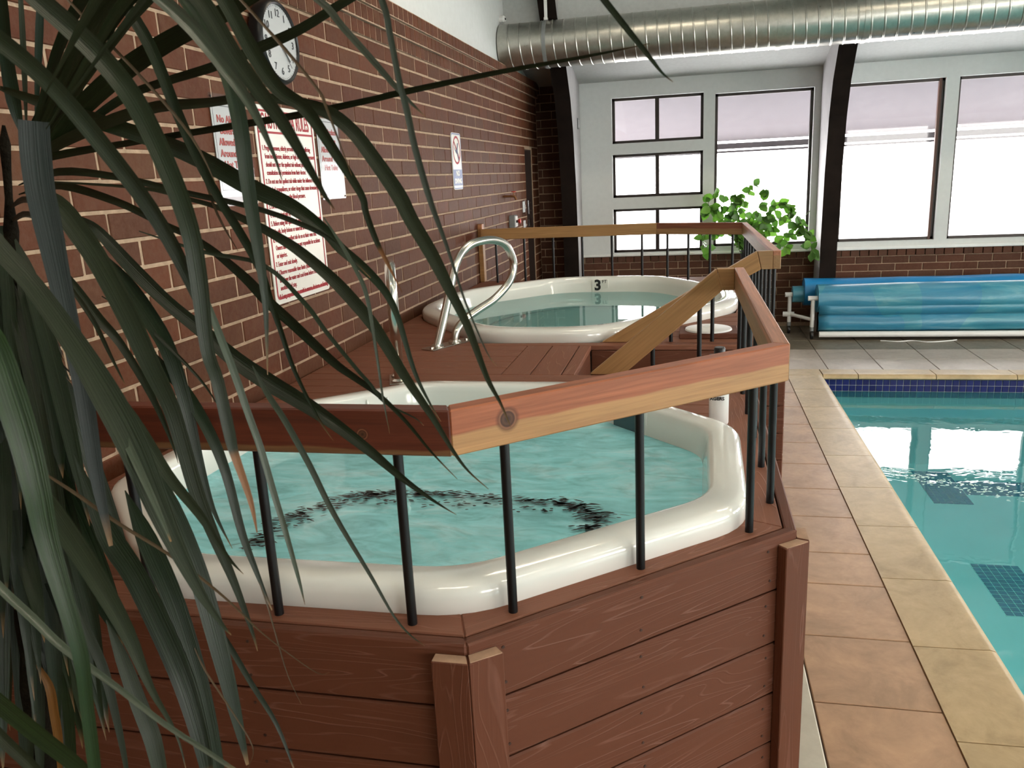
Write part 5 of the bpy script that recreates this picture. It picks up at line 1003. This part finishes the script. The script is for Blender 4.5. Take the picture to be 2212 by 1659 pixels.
def alcohol_sign(y0, y1, z0, z1, label):
    s = thing('alcohol_notice', (WX, (y0 + y1) / 2, z0), label, 'sign'); yc = (y0 + y1) / 2; wd = y1 - y0
    boxo('plastic_sleeve', (WX + .0085, y0, z0), (WX + .0095, y1, z1), M['clear'], s)
    pp = boxo('paper', (WX + .002, y0 + .012, z0 + .035), (WX + .004, y1 - .012, z1 - .028), M['sign_white'], s)
    mobj('border', frame_ring(rrect(y0 + .022, y1 - .022, z0 + .06, z1 - .042, .003, WX + .0045), rrect(y0 + .0245, y1 - .0245, z0 + .0625, z1 - .0445, .002, WX + .0045), 0), M['greytext'], s)
    for k, t in enumerate(('No Alcohol', 'Beverages', 'Allowed In or', 'Around The', 'Hot Tubs')):
        me = text_me(t, .038, bold=.0009); xs = [v.co.x for v in me.vertices]; f = min(1, wd * .70 / (max(xs) - min(xs)))
        for v in me.vertices: v.co.x *= f
        mobj('lettering', me, M['orange_print'], s, wallM(yc, z1 - .092 - .0425 * k, WX + .0055))
    for a in (y0 + .012, y1 - .012):
        for b in (z0 + .012, z1 - .012): lathe('nail', [(.004, 0), (.004, .003)], (WX + .0095, a, b), (1, 0, 0), M['blacktext'], s, 8)
alcohol_sign(2.846, 3.112, 1.748, 2.166, 'white no-alcohol notice in plastic sleeve between rules sign and palm')
alcohol_sign(3.735, 4.008, 1.743, 2.157, 'white no-alcohol notice in plastic sleeve on window side of rules sign')
nd = thing('no_diving_sign', (WX, 6.16, 1.737), 'narrow NO DIVING sign with red circle on brick wall', 'sign')
y0, y1, z0, z1 = 6.030, 6.290, 1.737, 2.157; yc = (y0 + y1) / 2
extr('panel', rrect(y0, y1, z0, z1, .03, WX + .001), (.004, 0, 0), (0, 1, 0), M['sign_white'], nd)
mobj('edge_line', frame_ring(rrect(y0 + .004, y1 - .004, z0 + .004, z1 - .004, .028, sx), rrect(y0 + .013, y1 - .013, z0 + .013, z1 - .013, .02, sx), 0), M['grey_blue'], nd)
boxo('blue_panel', (sx - .001, y0 + .014, z0 + .030), (sx + .0004, y1 - .014, z0 + .150), M['grey_blue'], nd)
mobj('lettering', fit(text_me('NO', .055, bold=.002), .09), M['sign_white'], nd, wallM(yc, z0 + .120, sx + .0008)); mobj('lettering', fit(text_me('DIVING', .05, bold=.002), .19), M['sign_white'], nd, wallM(yc, z0 + .062, sx + .0008))
zc = 2.03; cr = [(sx + .0006, yc + .100 * math.cos(R(t)), zc + .105 * math.sin(R(t))) for t in range(0, 360, 10)]; ci = [(sx + .0006, yc + .084 * math.cos(R(t)), zc + .089 * math.sin(R(t))) for t in range(0, 360, 10)]
mobj('red_circle', frame_ring(cr, ci, 0), M['red_print'], nd); boxd('red_slash', (sx + .0008, yc, zc), (0, .7, -.7), (1, 0, 0), .09, .008, .0005, M['red_print'], nd)
fig = [(-.055, .02), (-.03, -.005), (.005, .012), (.030, .055), (.042, .05), (.022, .0), (.03, -.03), (.05, -.075), (.038, -.08), (.012, -.03), (-.015, -.022), (-.045, .0)]
extr('diver_figure', [(sx + .0002, yc + a, zc + b) for a, b in fig], (.0012, 0, 0), (0, 1, 0), M['navy'], nd)

# ------------------------------------------------------------------ small fittings by the door
sp = thing('hose_spigot', (WX, 7.72, 1.63), 'small tarnished brass hose tap sticking out of brick wall', 'tap')
tube('pipe', [(WX - .01, 7.72, 1.635), (WX + .09, 7.72, 1.635)], .011, M['brass'], sp, 10); tube('spout', [(WX + .075, 7.72, 1.635), (WX + .11, 7.72, 1.632), (WX + .125, 7.72, 1.60)], .012, M['brass'], sp, 10)
tube('handle', [(WX + .10, 7.72, 1.645), (WX + .10, 7.72, 1.672)], .005, M['brass'], sp, 8); lathe('hand_wheel', [(.022, 0), (.024, .004), (.022, .008)], (WX + .10, 7.72, 1.672), (0, 0, 1), M['red'], sp, 16)
es = thing('emergency_switch_box', (WX, 7.99, 1.33), 'grey switch box with red button mounted on brick wall', 'switch')
boxo('housing', (WX, 7.90, 1.325), (WX + .06, 8.02, 1.445), M['grey_plastic'], es, .004); boxo('cover_plate', (WX + .06, 7.91, 1.335), (WX + .068, 8.01, 1.435), M['white_plastic'], es, .002)
lathe('push_button', [(.012, 0), (.012, .02), (.024, .022), (.024, .036), (.018, .040)], (WX + .068, 7.965, 1.385), (1, 0, 0), M['red'], es, 20); boxo('toggle', (WX + .068, 7.925, 1.372), (WX + .082, 7.94, 1.395), M['blacktext'], es)
for z0, z1, lb in ((1.42, 1.575, 'clear plastic guard over wall switch, upper one beside the dark door'), (1.235, 1.375, 'clear plastic guard over wall switch, lower one beside the dark door')):
    g = thing('switch_guard', (WX, 8.66, z0), lb, 'switch cover')
    boxo('switch_plate', (WX, 8.60, z0 + .02), (WX + .008, 8.70, z1 - .02), M['white_plastic'], g, .002); boxo('toggle', (WX + .008, 8.642, z0 + .055), (WX + .022, 8.658, z1 - .055), M['white_plastic'], g)
    boxo('clear_guard', (WX + .001, 8.575, z0), (WX + .075, 8.725, z1), M['clear'], g, .008)
sn = thing('security_camera', (WX - .02, 8.02, 3.17), 'tiny white camera fixed to white wall at the duct end', 'camera')
lathe('body', [(.03, 0), (.032, .04), (.022, .055)], (WX - .019, 8.02, 3.262), (1, -.2, 0), M['white_plastic'], sn, 18); lathe('lens', [(.012, 0), (.010, .006)], (WX + .034, 8.009, 3.262), (1, -.2, 0), M['blackplastic'], sn, 14)
th = thing('thermometer', (-1.26, 9.40, 2.30), 'slim grey thermometer screwed to side of timber frame', 'thermometer')
boxo('case', (-1.259, 9.36, 2.30), (-1.245, 9.40, 2.42), M['grey_plastic'], th, .004); boxo('scale_strip', (-1.2455, 9.372, 2.315), (-1.243, 9.388, 2.40), M['white_plastic'], th)

# ------------------------------------------------------------------ spiral duct
du = thing('ventilation_duct', (4.0, 8.0, 2.80), 'long round galvanised spiral duct hanging below the white ceiling', 'duct')
DYc, DZc, DR = 8.00, 3.005, .205
def spiral(x0, x1, nm):
    n = 44; vs, fs = [], []; pitch = .105; prof = []; x = x0
    prof.append((x0, DR)); k = 1
    while x0 + k * pitch < x1 - .06: c = x0 + k * pitch; prof += [(c - .008, DR), (c - .003, DR + .0045), (c + .003, DR + .0045), (c + .008, DR)]; k += 1
    prof.append((x1, DR))
    for i, (px, r) in enumerate(prof):
        for j in range(n):
            a = 2 * math.pi * j / n; sh = 0 if i in (0, len(prof) - 1) else pitch * (j / n - .5)
            vs.append((px + sh * .9, DYc + r * math.cos(a), DZc + r * math.sin(a)))
    for i in range(len(prof) - 1):
        for j in range(n - 1): fs.append((i * n + j, i * n + j + 1, (i + 1) * n + j + 1, (i + 1) * n + j))
        fs.append((i * n + n - 1, i * n, (i + 1) * n, (i + 1) * n + n - 1))
    fs.append(tuple(range(n))); return mobj(nm, smooth_me(pydata(vs, fs), 30), M['duct'], du)
spiral(WX - .01, .73, 'duct_section'); spiral(.735, 4.6, 'duct_section'); spiral(4.605, 9.9, 'duct_section')
def collar(x, w, r, nm, mat): lathe(nm, [(DR - .01, 0), (r, 0), (r, w), (DR - .01, w)], (x, DYc, DZc), (1, 0, 0), mat, du, 44)
collar(.715, .04, DR + .006, 'coupling', M['duct']); collar(4.585, .04, DR + .006, 'coupling', M['duct'])
for x in (-1.345, 1.435, 4.12):
    collar(x - .015, .035, DR + .007, 'hanger_strap', M['grey_plastic'] if x < 0 else M['duct']); boxo('hanger_bracket', (x - .012, DYc - .02, DZc + DR), (x + .014, DYc + .02, DZc + DR + .22), M['white_plastic'], du, .003)
    boxo('strap_clamp', (x - .016, DYc - .03, DZc + DR + .005), (x + .018, DYc + .03, DZc + DR + .03), M['white_plastic'], du, .003)

# ------------------------------------------------------------------ pool cover on its reels
rc = thing('pool_cover_reel', (3.5, 8.85, 0), 'blue pool cover rolled on white pipe reel by low brick wall', 'pool cover')
def roll(nm, x0, x1, y, z, r, mat, seed, wob=.012):
    n = 30; vs, fs = [], []; N = 44
    for i in range(N + 1):
        x = x0 + (x1 - x0) * i / N
        for j in range(n):
            a = 2 * math.pi * j / n; rr_ = r + wob * mnoise.noise(Vector((x * 1.4, math.cos(a) * 1.4 + seed, math.sin(a) * 1.4)))
            vs.append((x, y + rr_ * math.cos(a), z + rr_ * math.sin(a)))
    for i in range(N):
        for j in range(n): fs.append((i * n + j, i * n + (j + 1) % n, (i + 1) * n + (j + 1) % n, (i + 1) * n + j))
    fs.append(tuple(range(n))); fs.append(tuple(range(N * n, N * n + n))[::-1])
    return mobj(nm, smooth_me(pydata(vs, fs), 50), mat, rc)
roll('cover_roll', 1.29, 6.4, 8.86, .425, .148, M['cover'], 1); roll('cover_roll_rear', 1.19, 6.4, 9.14, .455, .145, M['cover_bright'], 5); roll('cover_roll_end', 1.075, 1.20, 9.14, .43, .088, M['cover'], 9, .01)
vs, fs = [], []; prof = [(8.735, .40), (8.728, .33), (8.74, .285), (8.775, .262), (8.755, .235), (8.735, .20), (8.73, .16), (8.742, .12), (8.765, .095)]
for i in range(45):
    x = 1.30 + 5.05 * i / 44
    for k, (y, z) in enumerate(prof): vs.append((x, y + .012 * mnoise.noise(Vector((x * 1.7, z * 6, 2))), z + .006 * mnoise.noise(Vector((x * 2, k, 9)))))
for i in range(44):
    for k in range(len(prof) - 1): fs.append((i * 9 + k, i * 9 + 9 + k, i * 9 + 10 + k, i * 9 + k + 1))
sh = mobj('hanging_sheet', smooth_me(pydata(vs, fs), 60), M['cover'], rc); md = sh.modifiers.new('thick', 'SOLIDIFY'); md.thickness = .006
tube('weight_pipe', [(1.31, 8.74, .062), (3.8, 8.74, .060), (6.3, 8.74, .062)], .031, M['white_plastic'], rc, 16)
for y, xo, z1 in ((8.80, 1.245, .435), (9.12, 1.05, .43)):
    tube('upright_pipe', [(xo, y, .13), (xo, y, z1 + .02)], .021, M['white_plastic'], rc, 14); tube('axle_stub', [(xo - .05, y, z1), (xo + .06, y, z1)], .026, M['white_plastic'], rc, 14)
    lathe('caster_bracket', [(.02, 0), (.022, .03), (.012, .055)], (xo, y, .085), (0, 0, 1), M['grey_plastic'], rc, 12); lathe('caster_wheel', [(.012, -.014), (.045, -.012), (.047, 0), (.045, .012), (.012, .014)], (xo, y, .0475), (1, 0, 0), M['blackplastic'], rc, 22)
tube('foot_pipe', [(1.01, 9.14, .215), (1.06, 9.12, .215), (1.23, 8.82, .210), (1.26, 8.80, .210)], .019, M['white_plastic'], rc, 12)
tube('foot_tee', [(.985, 9.13, .215), (1.10, 9.11, .215)], .028, M['white_plastic'], rc, 12)
rp = mobj('cover_rope', smooth_me(pydata(*tube_verts(catmull([(1.90, 8.68, .006), (2.05, 8.63, .006), (2.20, 8.67, .006), (2.32, 8.60, .006), (2.50, 8.64, .006), (2.62, 8.70, .006)], 5), .006, 8))), M['white_plastic']); tag(rp, 'thin white rope lying on tiles below the pool cover', 'rope')

# ------------------------------------------------------------------ trailing vine in pot at the window
vn = thing('trailing_vine', (.62, 9.24, 0), 'leafy green vine trailing in front of the bright window', 'plant')
lathe('pot', [(.05, 0), (.075, .01), (.095, .17), (.105, .175), (.105, .195), (.085, .195), (.08, .16)], (.62, 9.27, .72), (0, 0, 1), simple('dark_glazed_pot', (.02, .022, .022), .4), vn, 28)
lathe('stand', [(.12, 0), (.12, .015), (.02, .03), (.018, .70), (.10, .705), (.10, .72)], (.62, 9.27, .0), (0, 0, 1), M['black'], vn, 20)
lf = [(0, 0, 0), (-.30, .22, .05), (-.40, .48, .02), (-.26, .78, -.05), (0, 1.05, -.14), (.26, .78, -.05), (.40, .48, .02), (.30, .22, .05), (0, .45, -.05), (0, .75, -.08)]
lme = smooth_me(pydata(lf, [(0, 8, 2, 1), (0, 7, 6, 8), (8, 9, 3, 2), (8, 6, 5, 9), (9, 4, 3), (9, 5, 4)]), 60); lme.materials.append(M['vine'])
rv = random.Random(5); nl_ = 0
for s in VINE:
    P = [V(.62, 9.27, .90)] + [V(*s[i:i + 3]) for i in range(0, len(s), 3)]; pp = catmull(P, 6); tube('stem', pp, .0035, M['vinestem'], vn, 6)
    acc = 0
    for a, b in zip(pp, pp[1:]):
        acc += (b - a).length
        if acc > .030 and nl_ < 290:
            acc = 0; t = (b - a).normalized()
            for _ in range(2 if rv.random() < .45 else 1):
                d = (t * rv.uniform(-.3, .8) + V(rv.uniform(-1, 1), rv.uniform(-.7, .3), rv.uniform(-.8, .5))).normalized(); nrm = V(rv.uniform(-.7, .7), -1, rv.uniform(-.2, .9)); x = d.cross(nrm).normalized(); zz = x.cross(d)
                sc = rv.uniform(.070, .125); Mx = Matrix(((x.x * sc, d.x * sc, zz.x * sc, b.x), (x.y * sc, d.y * sc, zz.y * sc, min(b.y, 9.42)), (x.z * sc, d.z * sc, zz.z * sc, b.z), (0, 0, 0, 1)))
                mobj('leaf', lme, None, vn, Mx); nl_ += 1

# ------------------------------------------------------------------ palm in the foreground
pm = thing('potted_palm', (-1.12, 1.02, 0), 'tall strap-leaved palm drooping dark green leaves over the front rail', 'plant')
lathe('pot', [(.12, 0), (.14, .01), (.175, .30), (.19, .305), (.19, .345), (.165, .345), (.16, .29), (0, .285)], (-1.15, .97, .002), (0, 0, 1), simple('brown_clay_pot', (.10, .045, .028), .7), pm, 32)
tp = catmull([(-1.15, .97, .28), (-1.16, 1.02, .7), (-1.14, 1.07, 1.2), (-1.11, 1.115, 1.55), (-1.06, 1.125, 1.92)], 8)
tube('trunk', tp, [.034 - .0009 * i + .003 * math.sin(i * 2.3) for i in range(len(tp))], M['trunk'], pm, 12)
camp = V(0, 0, CAMZ); rl = random.Random(21)
for kind, dat in PALM:
    P = [V(*dat[i:i + 3]) for i in range(0, len(dat), 4)]; Wd = [dat[i + 3] for i in range(0, len(dat), 4)]
    n = 4; pp = catmull(P, n); ww = [x.x for x in catmull([V(w_, 0, 0) for w_ in Wd], n)]; vs, fs, uvs = [], [], []
    rm = .2 if max(Wd) > .022 else .5; r0 = rl.uniform(-rm, rm); r1_ = rl.uniform(-rm, rm); N = len(pp); fold = rl.uniform(.10, .30)
    for i, p in enumerate(pp):
        t = (pp[min(i + 1, N - 1)] - pp[max(i - 1, 0)]).normalized(); vw = (camp - p).normalized(); s = t.cross(vw).normalized(); b = s.cross(t)
        ro = r0 + (r1_ - r0) * i / N; s2 = s * math.cos(ro) + b * math.sin(ro); b2 = b * math.cos(ro) - s * math.sin(ro); h_ = max(ww[i], .0004) / 2 / max(.75, math.cos(ro))
        for f in (-1, -.5, 0, .5, 1): vs.append(p + s2 * h_ * f + b2 * h_ * fold * (abs(f) - .5) * 1.2); uvs.append((i / (N - 1), f * .5 + .5))
    for i in range(N - 1):
        for k in range(4): fs.append((i * 5 + k, i * 5 + k + 1, i * 5 + 6 + k, i * 5 + 5 + k))
    me = pydata(vs, fs); smooth_me(me, 80); uvl = me.uv_layers.new(name='UVMap')
    for lp in me.loops: uvl.data[lp.index].uv = uvs[lp.vertex_index]
    o = mobj('leaf', me, M['leaf_' + kind], pm)
    if kind in 'tbo': o['label'] = {'t': 'leaf with dry brown tip', 'b': 'thin dry brown leaf', 'o': 'yellowed leaf'}[kind]
